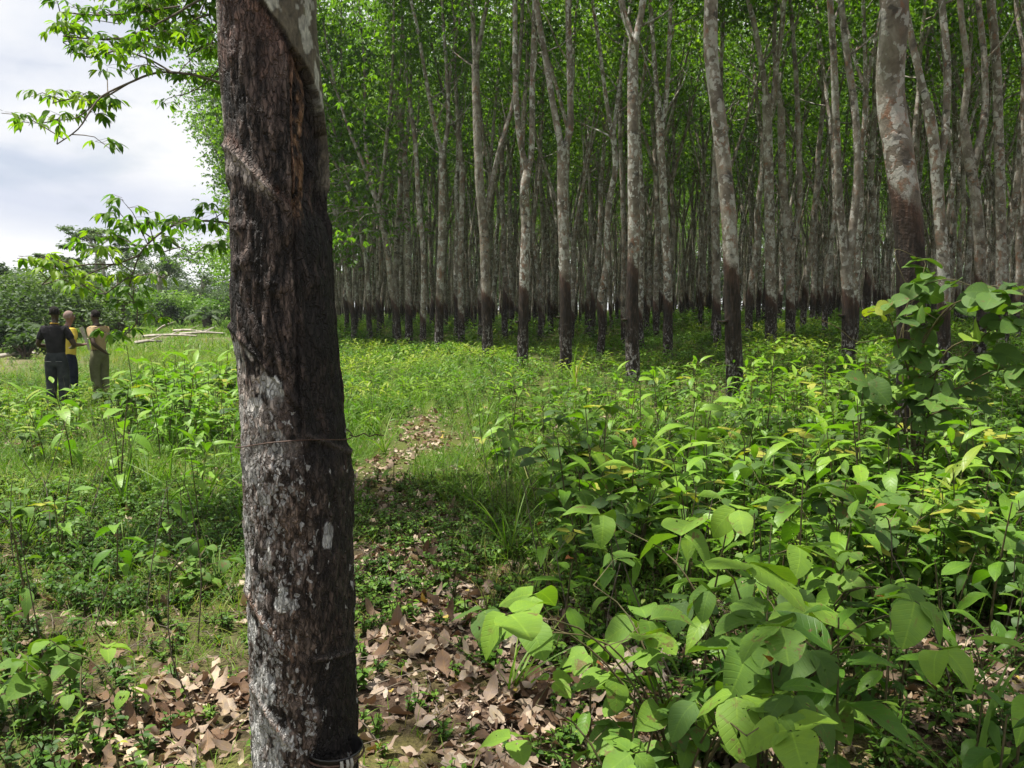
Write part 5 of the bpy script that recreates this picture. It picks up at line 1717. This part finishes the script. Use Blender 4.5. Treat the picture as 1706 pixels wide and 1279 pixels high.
def person(px, d, rz, label, spec, sc=1.0):
    """faces -y before rotation; +x is the person's left"""
    x = gx(px, d)
    e = empty('person', (x, d, float(tz(x, d))), label, 'person', None, rz)
    e.scale = (sc, sc, sc)
    ht = np.array(spec.get('head_off', (0, -.02, 0)), float)
    k = Skel()
    # torso: root at the pelvis
    t = k.chain([(0, 0, .95), (0, -.005, 1.08), (0, 0, 1.22), (0, .005, 1.36), (0, .005, 1.44), np.array((0, 0, 1.50)) + ht * .3, np.array((0, -.01, 1.56)) + ht * .7],
                [(.135, .10), (.125, .095), (.145, .105), (.15, .105), (.085, .07), (.052, .052), (.052, .055)])
    # head with a jaw, nose and skull
    h = k.chain([np.array((0, -.012, 1.635)) + ht, np.array((0, 0.005, 1.70)) + ht, np.array((0, .005, 1.755)) + ht], [(.068, .083), (.074, .094), (.05, .066)], t[-1])
    legs = spec.get('legs', [(.10, 0, .0), (-.10, 0, .0)])
    for s, (fx, fy, kb) in zip((1, -1), legs):
        hip = (s * .095, 0, .88)
        lg = k.chain([hip, (s * .10 + (fx - s * .1) * .5, fy * .5 - .02 - kb, .50), (fx, fy + .02, .10), (fx, fy - .01, .045), (fx + s * .02, fy - .15, .03)], [.088, .058, .042, .042, (.04, .028)], t[0])
    for s, (el, hd) in zip((1, -1), spec['arms']):
        sh = (s * .175, .005, 1.405)
        a = k.chain([sh, el, np.array(el) * .45 + np.array(hd) * .55, hd], [.062, .043, .038, .028], t[3])
        hd = np.array(hd, float); dirn = unit(hd - np.array(el))
        side = unit(np.cross(dirn, (0, 0, 1.0))) if abs(dirn[2]) < .9 else np.array([1., 0, 0])
        palm = k.chain([hd + dirn * .05], [(.036, .018)], a[-1])
        dn = np.cross(side, dirn)
        for q in range(4):
            o1 = side * (q - 1.5) * .019
            ln = (.068, .078, .074, .058)[q]
            k.chain([hd + dirn * .085 + o1, hd + dirn * (.085 + ln * .5) + o1 * 1.1 + dn * .012, hd + dirn * (.085 + ln * .9) + o1 * 1.1 + dn * .034], [.0095, .0085, .0075], palm[0])
        k.chain([hd + dirn * .045 - side * s * .036, hd + dirn * .075 - side * s * .055 + dn * .01], [.011, .009], palm[0])
    body = skin_mesh('body', k.v, k.e, k.r, spec['skin'], e)
    # face pieces
    A = Acc()
    hc = np.array((0, 0, 1.675)) + ht

    def ell(c, r, n=10):
        a = np.linspace(0, PI, n)
        V, Q = lathe(np.stack([np.maximum(np.sin(a), .01), -np.cos(a)], -1), 14)
        A.add(V * r + c, Q)
    ell(hc + (0, -.098, -.012), (.017, .02, .028)); ell(hc + (0, -.088, -.055), (.027, .014, .010))
    for s in (1, -1): ell(hc + (s * .078, .01, -.005), (.010, .02, .032))
    link('face', A.mesh('face', spec['skin']), body)
    A = Acc()
    for s in (1, -1): ell(hc + (s * .030, -.086, .012), (.012, .008, .007))
    link('eyes', A.mesh('eyes', M_LATEX), body)
    # hair cap over the skull
    A = Acc()
    u = np.linspace(0, 1, 12); a = np.linspace(0, 2 * PI, 29)[:-1]
    low = np.where(np.cos(a + PI / 2) > -2, 0, 0) + np.where(np.sin(a) > -.25, -.04, .055)       # lower at the back, hairline over the brow
    th = u[:, None] * (PI / 2 - np.arcsin(np.clip(low / .105, -.9, .9)))[None]
    V = np.stack([np.sin(th) * np.cos(a) * .080, np.sin(th) * np.sin(a) * .101 + .006, np.cos(th) * .104], -1)
    n = 28; i = np.arange(11)[:, None] * n; j = np.arange(n)[None]; j2 = (j + 1) % n
    A.add(V.reshape(-1, 3) + hc + (0, .0, .012), np.stack([i + j, i + n + j, i + n + j2, i + j2], -1).reshape(-1, 4))
    link('hair', A.mesh('hair', spec['hair']), e)
    # shirt
    k = Skel(); b = spec.get('bulk', 1.0)
    t = k.chain([(0, 0, spec.get('hem', .90)), (0, -.005, 1.05), (0, 0, 1.20), (0, .005, 1.34), (0, .005, 1.435), (0, .0, 1.475)],
                [(.165 * b, .125 * b), (.158 * b, .122 * b), (.165 * b, .125 * b), (.172 * b, .125 * b), (.12, .088), (.066, .064)])
    for s, (el, hd) in zip((1, -1), spec['arms']):
        sh = np.array((s * .175, .005, 1.405)); el = np.array(el, float)
        end = sh + (el - sh) * spec.get('sleeve', .72)
        k.chain([sh, (sh + end) / 2, end], [.078, .070, .070], t[3])
    shirt = skin_mesh('shirt', k.v, k.e, k.r, spec['shirt'], e)
    if 'collar' in spec:
        A = Acc()
        P = [(.064 * math.cos(q), .062 * math.sin(q) + .0, 1.492 + .012 * math.sin(q)) for q in np.linspace(0, 2 * PI, 30)]
        V, Q, _ = tube(P, [.011] * 30, 6, .02); A.add(V, Q)
        link('collar', A.mesh('collar', spec['collar']), shirt)
    # trousers
    k = Skel()
    t = k.chain([(0, 0, .92), (0, 0, 1.02), (0, 0, 1.06)], [(.156, .120), (.146, .112), (.14, .105)])
    for s, (fx, fy, kb) in zip((1, -1), legs):
        k.chain([(s * .095, 0, .84), (s * .10 + (fx - s * .1) * .5, fy * .5 - .02 - kb, .50), (fx, fy + .015, .24), (fx, fy + .01, .07)], [.112, .092, .082, .078], t[0])
    tr = skin_mesh('trousers', k.v, k.e, k.r, spec['trousers'], e)
    if spec.get('pockets'):
        A = Acc()
        for s in (1, -1):
            P = [(s * (.085 + q), .128 - abs(q) * .25, .865 - abs(q) * .1) for q in np.linspace(-.05, .05, 7)]
            V, Q, _ = tube(P, [.004] * 7, 5, .03); A.add(V, Q)
        link('pocket_stitching', A.mesh('pocket_stitching', M_STITCH), tr)
    return e


person(95, 14.6, PI + 0.10, 'person in a black t-shirt and faded dark jeans seen from behind',
       dict(skin=M_SKIN, hair=M_HAIR, shirt=M_BLACKTEE, trousers=M_JEANS, collar=M_COLLAR, pockets=True, hem=.95,
            arms=[((.30, -.01, 1.13), (.16, -.24, 1.10)), ((-.30, -.01, 1.13), (-.17, -.24, 1.08))]), 1.03)
person(115, 15.5, PI - 0.55, 'bald person in a yellow shirt and navy trousers half hidden behind the one in black',
       dict(skin=M_SKIN2, hair=M_GREYHAIR, shirt=M_YELLOW, trousers=M_NAVY, hem=.86, bulk=1.08, head_off=(0.0, -.05, -.01),
            arms=[((.29, -.02, 1.14), (.14, -.24, 1.12)), ((-.235, .04, 1.15), (-.08, -.22, 1.14))]), .99)
person(166, 15.8, -PI / 2 - 0.42, 'slim person in a tan shirt and olive trousers, right of the other two',
       dict(skin=M_SKIN, hair=M_HAIR, shirt=M_TAN, trousers=M_OLIVE, hem=.94, bulk=.94, head_off=(0, -.06, -.015), legs=[(.07, 0.0, 0), (-.07, .04, 0)],
            arms=[((.25, .17, 1.14), (.06, .19, 1.0)), ((-.22, -.08, 1.13), (-.12, -.22, 1.25))]), 1.0)


# ------------------------------------------------------------------ the clearing and the trees behind it
def bushy(A, g, c, rad, n, L, tint, flat=.8, W=.45, el=(-.6, .5)):
    """leaf clumps over an uneven dome"""
    k = max(4, int(n / 60))
    u = vdir(g.uniform(0, 2 * PI, k), np.arcsin(g.uniform(-.25, 1, k)))
    cc = np.array(c) + u * np.array(rad) * g.uniform(.55, 1.0, (k, 1))
    w = g.integers(0, k, n)
    p = cc[w] + g.normal(0, 1, (n, 3)) * np.array(rad) * .20
    T = np.clip(tint + .16 * g.normal(0, 1, k)[w] + g.normal(0, .12, n), 0, 1)
    A.add(*leaves(p, vdir(g.uniform(0, 2 * PI, n), g.uniform(*el, n)), np.tile((0, 0, 1.), (n, 1)) + g.normal(0, .5, (n, 3)), L * g.uniform(.6, 1.3, n), L * W, .2, .2, T, RHOMB))


def bush(px, d, w, h, label, mat, tint=.45, L=.22, n=1800, seed=0):
    g = np.random.default_rng(seed + 2000)
    x = gx(px, d); zb = float(tz(x, d))
    e = empty('bush', (x, d, zb), label, 'bush', 'bushes and thickets round the clearing')
    A = Acc()
    bushy(A, g, (0, 0, h * .45), (w / 2, w / 2 * .8, h * .55), n, L, tint)
    link('foliage', A.mesh('foliage', mat, False), e)
    S = Acc()
    for i in range(7):
        a = g.uniform(0, 2 * PI)
        tip = np.array([math.cos(a) * w * .3, math.sin(a) * w * .25, h * g.uniform(.6, .9)])
        V, Q, _ = tube([(0, 0, -.1), tip * (.4, .4, .5), tip], [.05, .035, .015], 5, .4); S.add(V, Q)
    link('stem', S.mesh('stem', M_DARKBARK), e)


def back_tree(px, d, py_top, py_crown, wpx, label, kind='round', mat=None, tint=.4, tr=.16, bark=None, seed=0, n=2600, L=.30, name='tree'):
    g = np.random.default_rng(seed + 3000)
    x = gx(px, d); zb = float(tz(x, d)); org = np.array([x, d, zb])
    top = at(px, py_top, d)[2] - zb; cb = at(px, py_crown, d)[2] - zb
    w = wpx / F * d
    e = empty(name, org, label, 'tree', 'trees beyond the clearing')
    S, LV = Acc(), Acc()
    hub = np.array([g.normal(0, .1), 0, cb * .95])
    V, Q, _ = tube([(0, 0, -.3), hub * (.5, .5, .5) + (g.normal(0, .1), 0, 0), hub], [tr * 1.3, tr, tr * .8], 10, .4); S.add(V, Q)
    ends = []
    for i in range(11):
        a = i * 2.4 + g.uniform(0, .6); rr = w / 2 * g.uniform(.35, .95)
        zt = {'round': cb + (top - cb) * g.uniform(.3, .9), 'umbrella': top - (top - cb) * g.uniform(-.5, 1.3), 'layer': cb + (top - cb) * g.uniform(.1, .95)}[kind]
        tip = np.array([math.cos(a) * rr, math.sin(a) * rr, zt])
        st = hub if kind != 'layer' else np.array([0, 0, cb * .8 + (zt - cb * .8) * .7])
        V, Q, _ = tube([st - (0, 0, .1), st + (tip - st) * (.45, .45, .65), tip], [tr * .5, tr * .33, .02], 6, .4); S.add(V, Q)
        ends.append(tip)
    if kind == 'layer':
        V, Q, _ = tube([hub, (0, 0, top * .97)], [tr * .8, .03], 8, .5); S.add(V, Q); ends.append(np.array([0, 0, top]))
    fl = {'round': .32, 'umbrella': .16, 'layer': .14}[kind]
    for t in ends:
        bushy(LV, g, t, (w * .20, w * .20, (top - cb) * fl + .15), n // len(ends), L, tint)
    link('trunk', S.mesh('trunk', bark or M_PALEBARK), e)
    link('crown', LV.mesh('crown', mat or M_FARLEAF, False), e)


def palm(px, d, py_top, label, h_trunk_frac=.45, tr=.22, seed=0, nf=18, fl=1.8, mat=None):
    g = np.random.default_rng(seed + 4000)
    x = gx(px, d); zb = float(tz(x, d))
    H = at(px, py_top, d)[2] - zb
    ht = H * h_trunk_frac
    e = empty('oil_palm', (x, d, zb), label, 'palm', 'oil palms round the clearing')
    S = Acc()
    zz = np.linspace(-.2, ht, 12)
    V, Q, _ = tube([(0.02 * math.sin(q * 9), 0, q) for q in zz], [tr * (1 + .18 * (i % 2)) for i in range(12)], 9, 3.0, lump=.2); S.add(V, Q)
    link('trunk', S.mesh('trunk', M_DARKBARK), e)
    fr = Acc()
    for i in range(nf):
        az = i * 2.4 + g.uniform(0, .4); el = g.uniform(.15, 1.25)
        l = fl * g.uniform(.75, 1.1); d0 = vdir(az, el)
        P = np.array([np.array([0, 0, ht]) + d0 * l * t + np.array([0, 0, -.55 * l * t ** 2.2]) for t in np.linspace(0, 1, 8)])
        V, Q, _ = tube(P, np.linspace(.03, .008, 8), 4, .4); fr.add(V, Q, .3)
        m = 26
        t = np.linspace(.15, 1, m)
        c = np.stack([np.interp(t, np.linspace(0, 1, 8), P[:, q]) for q in range(3)], -1)
        tg = unit(np.gradient(c, axis=0)); sd_ = unit(np.cross(tg, (0, 0, 1.)))
        for s in (1, -1):
            fr.add(*leaves(c, sd_ * s + tg * .55 + np.array([0, 0, -.25]), np.tile((0, 0, 1.), (m, 1)), l * .26 * np.sin(PI * (t * .85 + .1)) + .05, .05, .35, .2, np.clip(.4 + g.normal(0, .12, m), 0, 1), RHOMB))
    link('fronds', fr.mesh('fronds', mat or M_FARLEAF, False), e)


# trees
back_tree(166, 62, 394, 412, 118, 'flat topped umbrella tree with a slim trunk behind the three people', 'umbrella', tint=.45, tr=.13, seed=1, n=2600, L=.30, name='umbrella_tree')
back_tree(165, 62.5, 385, 393, 30, 'small tuft tree poking above the umbrella tree', 'round', tint=.4, tr=.06, seed=2, n=300, L=.22)
back_tree(95, 60, 428, 445, 66, 'layered dark tree left of the umbrella tree', 'layer', tint=.3, tr=.10, seed=3, n=1500, L=.30)
back_tree(112, 58, 470, 520, 130, 'dark bushy tree under the umbrella tree', 'round', tint=.3, tr=.14, seed=4, n=3600, L=.30)
back_tree(270, 85, 424, 470, 106, 'big round crowned tree with bare forked limbs in mid clearing', 'round', tint=.32, tr=.30, seed=5, n=3800, L=.34)
back_tree(30, 70, 462, 505, 90, 'dense round tree on the far left skyline', 'round', tint=.28, tr=.2, seed=6, n=3000, L=.36)
back_tree(-10, 58, 440, 470, 46, 'greyish tree cut by the left edge', 'round', tint=.25, tr=.14, seed=7, n=1300, L=.3)
back_tree(216, 75, 486, 515, 60, 'dark round tree between the umbrella tree and the big forked tree', 'round', tint=.25, tr=.2, seed=8, n=1800, L=.32)
back_tree(318, 95, 486, 512, 50, 'dark tree right of the big forked tree', 'layer', tint=.22, tr=.2, seed=9, n=1500, L=.34)
back_tree(362, 95, 492, 520, 56, 'dark tree just left of the rubber grove edge', 'round', tint=.25, tr=.2, seed=10, n=1600, L=.36)
back_tree(248, 110, 500, 525, 70, 'low dark tree behind the big forked tree', 'round', tint=.22, tr=.2, seed=11, n=1500, L=.4)
back_tree(405, 110, 480, 515, 70, 'far tree seen past the edge of the grove', 'round', tint=.25, tr=.2, seed=12, n=1500, L=.4)
back_tree(222, 80, 440, 480, 60, 'feathery pale tree right of the umbrella tree', 'layer', tint=.5, tr=.14, seed=31, n=1500, L=.26)
back_tree(140, 66, 436, 470, 74, 'airy tree with loose crown just left of the umbrella trunk', 'layer', tint=.4, tr=.12, seed=32, n=1500, L=.26)
back_tree(338, 84, 458, 495, 44, 'thin airy tree near the grove edge', 'layer', tint=.35, tr=.12, seed=33, n=1000, L=.26)
for i, (px, d, pt) in enumerate(((75, 52, 485), (172, 50, 430))):
    back_tree(px, d, pt, pt + 8, 18, ('bare pale pole tree left of the umbrella tree', 'bare pale trunk right of the umbrella tree')[i], 'round', tint=.3, tr=.10, seed=20 + i, n=60, L=.2, name='dead_tree')
# bushes
BU = [(-20, 36, 5.2, 2.5, 'dark palm like thicket at the left edge of the clearing', M_FARLEAF, .25, 2600), (35, 40, 5.5, 2.9, 'grey green thicket left of the people', M_FARLEAF, .5, 2600),
      (75, 42, 4.6, 3.1, 'mid green thicket right behind the man in black', M_FARLEAF, .62, 2400), (120, 45, 4.5, 2.8, 'thicket behind the bald man', M_FARLEAF, .45, 2200),
      (150, 40, 3.0, 2.2, 'leafy bush behind the slim man', M_FARLEAF, .55, 1500), (15, 30, 2.2, 1.2, 'dry dark bush low at the left edge', M_FARLEAF, .15, 900), (42, 27, 1.3, .7, 'small dark shrub on the bare patch', M_FARLEAF, .3, 500),
      (232, 60, 4.0, 2.4, 'pale green bush right of the palm stump', M_PALE, .5, 1500), (262, 68, 5.0, 2.6, 'pale green bush under the big forked tree', M_PALE, .6, 1800), (300, 64, 4.6, 2.6, 'bright pale bush right of the big forked tree', M_PALE, .7, 1800),
      (322, 70, 4.2, 2.3, 'pale bush left of the small palm', M_PALE, .55, 1500), (366, 62, 3.6, 2.0, 'green bush at the edge of the grove', M_PALE, .45, 1400), (200, 66, 4.5, 3.0, 'dark bush behind the palm stump', M_FARLEAF, .3, 1500),
      (278, 58, 2.2, 2.0, 'dry brownish bush in front of the big forked tree', M_FARLEAF, .1, 700), (10, 62, 7, 4.2, 'dark tall thicket on the far left', M_FARLEAF, .3, 2600), (60, 64, 6, 3.8, 'dark tall thicket left of the umbrella tree', M_FARLEAF, .28, 2400)]
for i, (px, d, w, h, lab, mt, ti, n) in enumerate(BU):
    bush(px, d, w, h, lab, mt, ti, .20 + d * .002, n, i)
palm(345, 58, 508, 'small oil palm with a thick dark trunk before the grove edge', .55, .28, 1, 16, 1.5)
palm(195, 46, 492, 'stout dark palm stump with ragged top right of the people', .80, .42, 2, 12, 1.0)
palm(332, 90, 494, 'distant palm with a round head on the skyline', .7, .2, 3, 16, 1.7)
palm(8, 34, 535, 'low palm with fronds sweeping the ground at the left edge', .2, .25, 4, 20, 2.4)
palm(255, 80, 505, 'ragged palm below the big forked tree', .6, .3, 5, 12, 1.6)


# dense far wood closing the horizon on the left
def far_wood():
    g = np.random.default_rng(5)
    A = Acc()
    for i in range(330):
        px = g.uniform(-200, 1900); d = g.uniform(138, 190)
        x = (px - CX) / F * d; h = g.uniform(5, 9.5) if px < 520 else g.uniform(9, 16)
        bushy(A, g, (x, d, float(tz(x, d)) + h * .35), (g.uniform(3, 5), 3, h * .65), 420 if px < 520 else 800, .7, .25 + g.normal(0, .08))
    tag(link('far_wood', A.mesh('far_wood', M_FARLEAF, False)), 'dark far off wood along the horizon beyond the clearing and the grove', 'forest', kind='stuff')


far_wood()

# fallen poles in the clearing
G_L = 'pale fallen poles lying in the clearing'
for i, (px0, py0, px1, py1, d, lab) in enumerate(((238, 572, 330, 577, 40, 'long pale pole lying level in the clearing'), (262, 562, 292, 556, 46, 'short pale pole propped near the dry bush'), (290, 561, 348, 557, 47, 'thin pale pole behind the long level one'),
                                                  (335, 556, 352, 563, 46, 'crooked pale branch near the grove edge'), (225, 590, 262, 583, 34, 'grey pole at the front of the clearing'), (0, 601, 38, 604, 27, 'pale pole on the bare patch at the left edge'),
                                                  (30, 596, 72, 590, 28, 'thin pole on the bare patch left of the man in black'), (135, 545, 152, 590, 30, 'slanting bare pale stem between the two men'), (300, 570, 372, 566, 42, 'pale pole nearest the grove edge'),
                                                  (5, 585, 50, 578, 32, 'grey stick behind the bare patch'))):
    p0 = at(px0, py0, d); p1 = at(px1, py1, d)
    if i != 7:
        p0[2] = float(tz(p0[0], d)) + .10; p1[1] += rng.uniform(-1.5, 1.5); p1[2] = float(tz(p1[0], p1[1])) + (.12 if i != 1 else .55)
    else:
        p1[2] = float(tz(p1[0], d)) - .1
    org = p0.copy()
    m = (p0 + p1) / 2 - org + np.array([0, 0, .06])
    A = Acc()
    V, Q, _ = tube([(0, 0, 0), m, p1 - org], [.075, .06, .035], 7, .4, lump=.15, seed=i); A.add(V, Q)
    q = m + np.array([.5, .3, .25]); V, Q, _ = tube([m, q], [.03, .012], 5, .3); A.add(V, Q)
    o = link('fallen_pole', A.mesh('fallen_pole', M_DEADWOOD), None, org)
    tag(o, lab, 'log', G_L)

# ------------------------------------------------------------------ the humid air
def haze():
    m, nt = new_mat('humid_air'); g = NT(nt)
    v = g.n('ShaderNodeVolumePrincipled')
    v.inputs['Color'].default_value = (0.86, 0.91, 0.97, 1)
    v.inputs['Density'].default_value = HAZE
    v.inputs['Anisotropy'].default_value = 0.2
    o = g.n('ShaderNodeOutputMaterial'); g.l(v.outputs[0], o.inputs['Volume'])
    x0, x1, y0, y1, z0, z1 = -720, 720, -40, 1120, -3.0, 27.0
    V = [(x, y, z) for z in (z0, z1) for y in (y0, y1) for x in (x0, x1)]
    Q = [(0, 2, 3, 1), (4, 5, 7, 6), (0, 1, 5, 4), (2, 6, 7, 3), (0, 4, 6, 2), (1, 3, 7, 5)]
    tag(link('haze', mesh_np('haze', V, Q, m, smooth=False)), 'thin humid haze softening the far trees', 'haze', kind='stuff')


HAZE = 0.0003
if HAZE: haze()

# ------------------------------------------------------------------ render settings
SC.render.engine = 'CYCLES'
SC.cycles.use_denoising = True
SC.cycles.max_bounces = 7
SC.cycles.diffuse_bounces = 3
SC.cycles.glossy_bounces = 2
SC.cycles.transmission_bounces = 4
SC.cycles.use_adaptive_sampling = True
SC.cycles.adaptive_threshold = 0.02
SC.cycles.sample_clamp_indirect = 6
SC.view_settings.view_transform = 'Standard'
SC.view_settings.look = 'None'
SC.view_settings.exposure = 1.2
SC.view_settings.gamma = 1.0
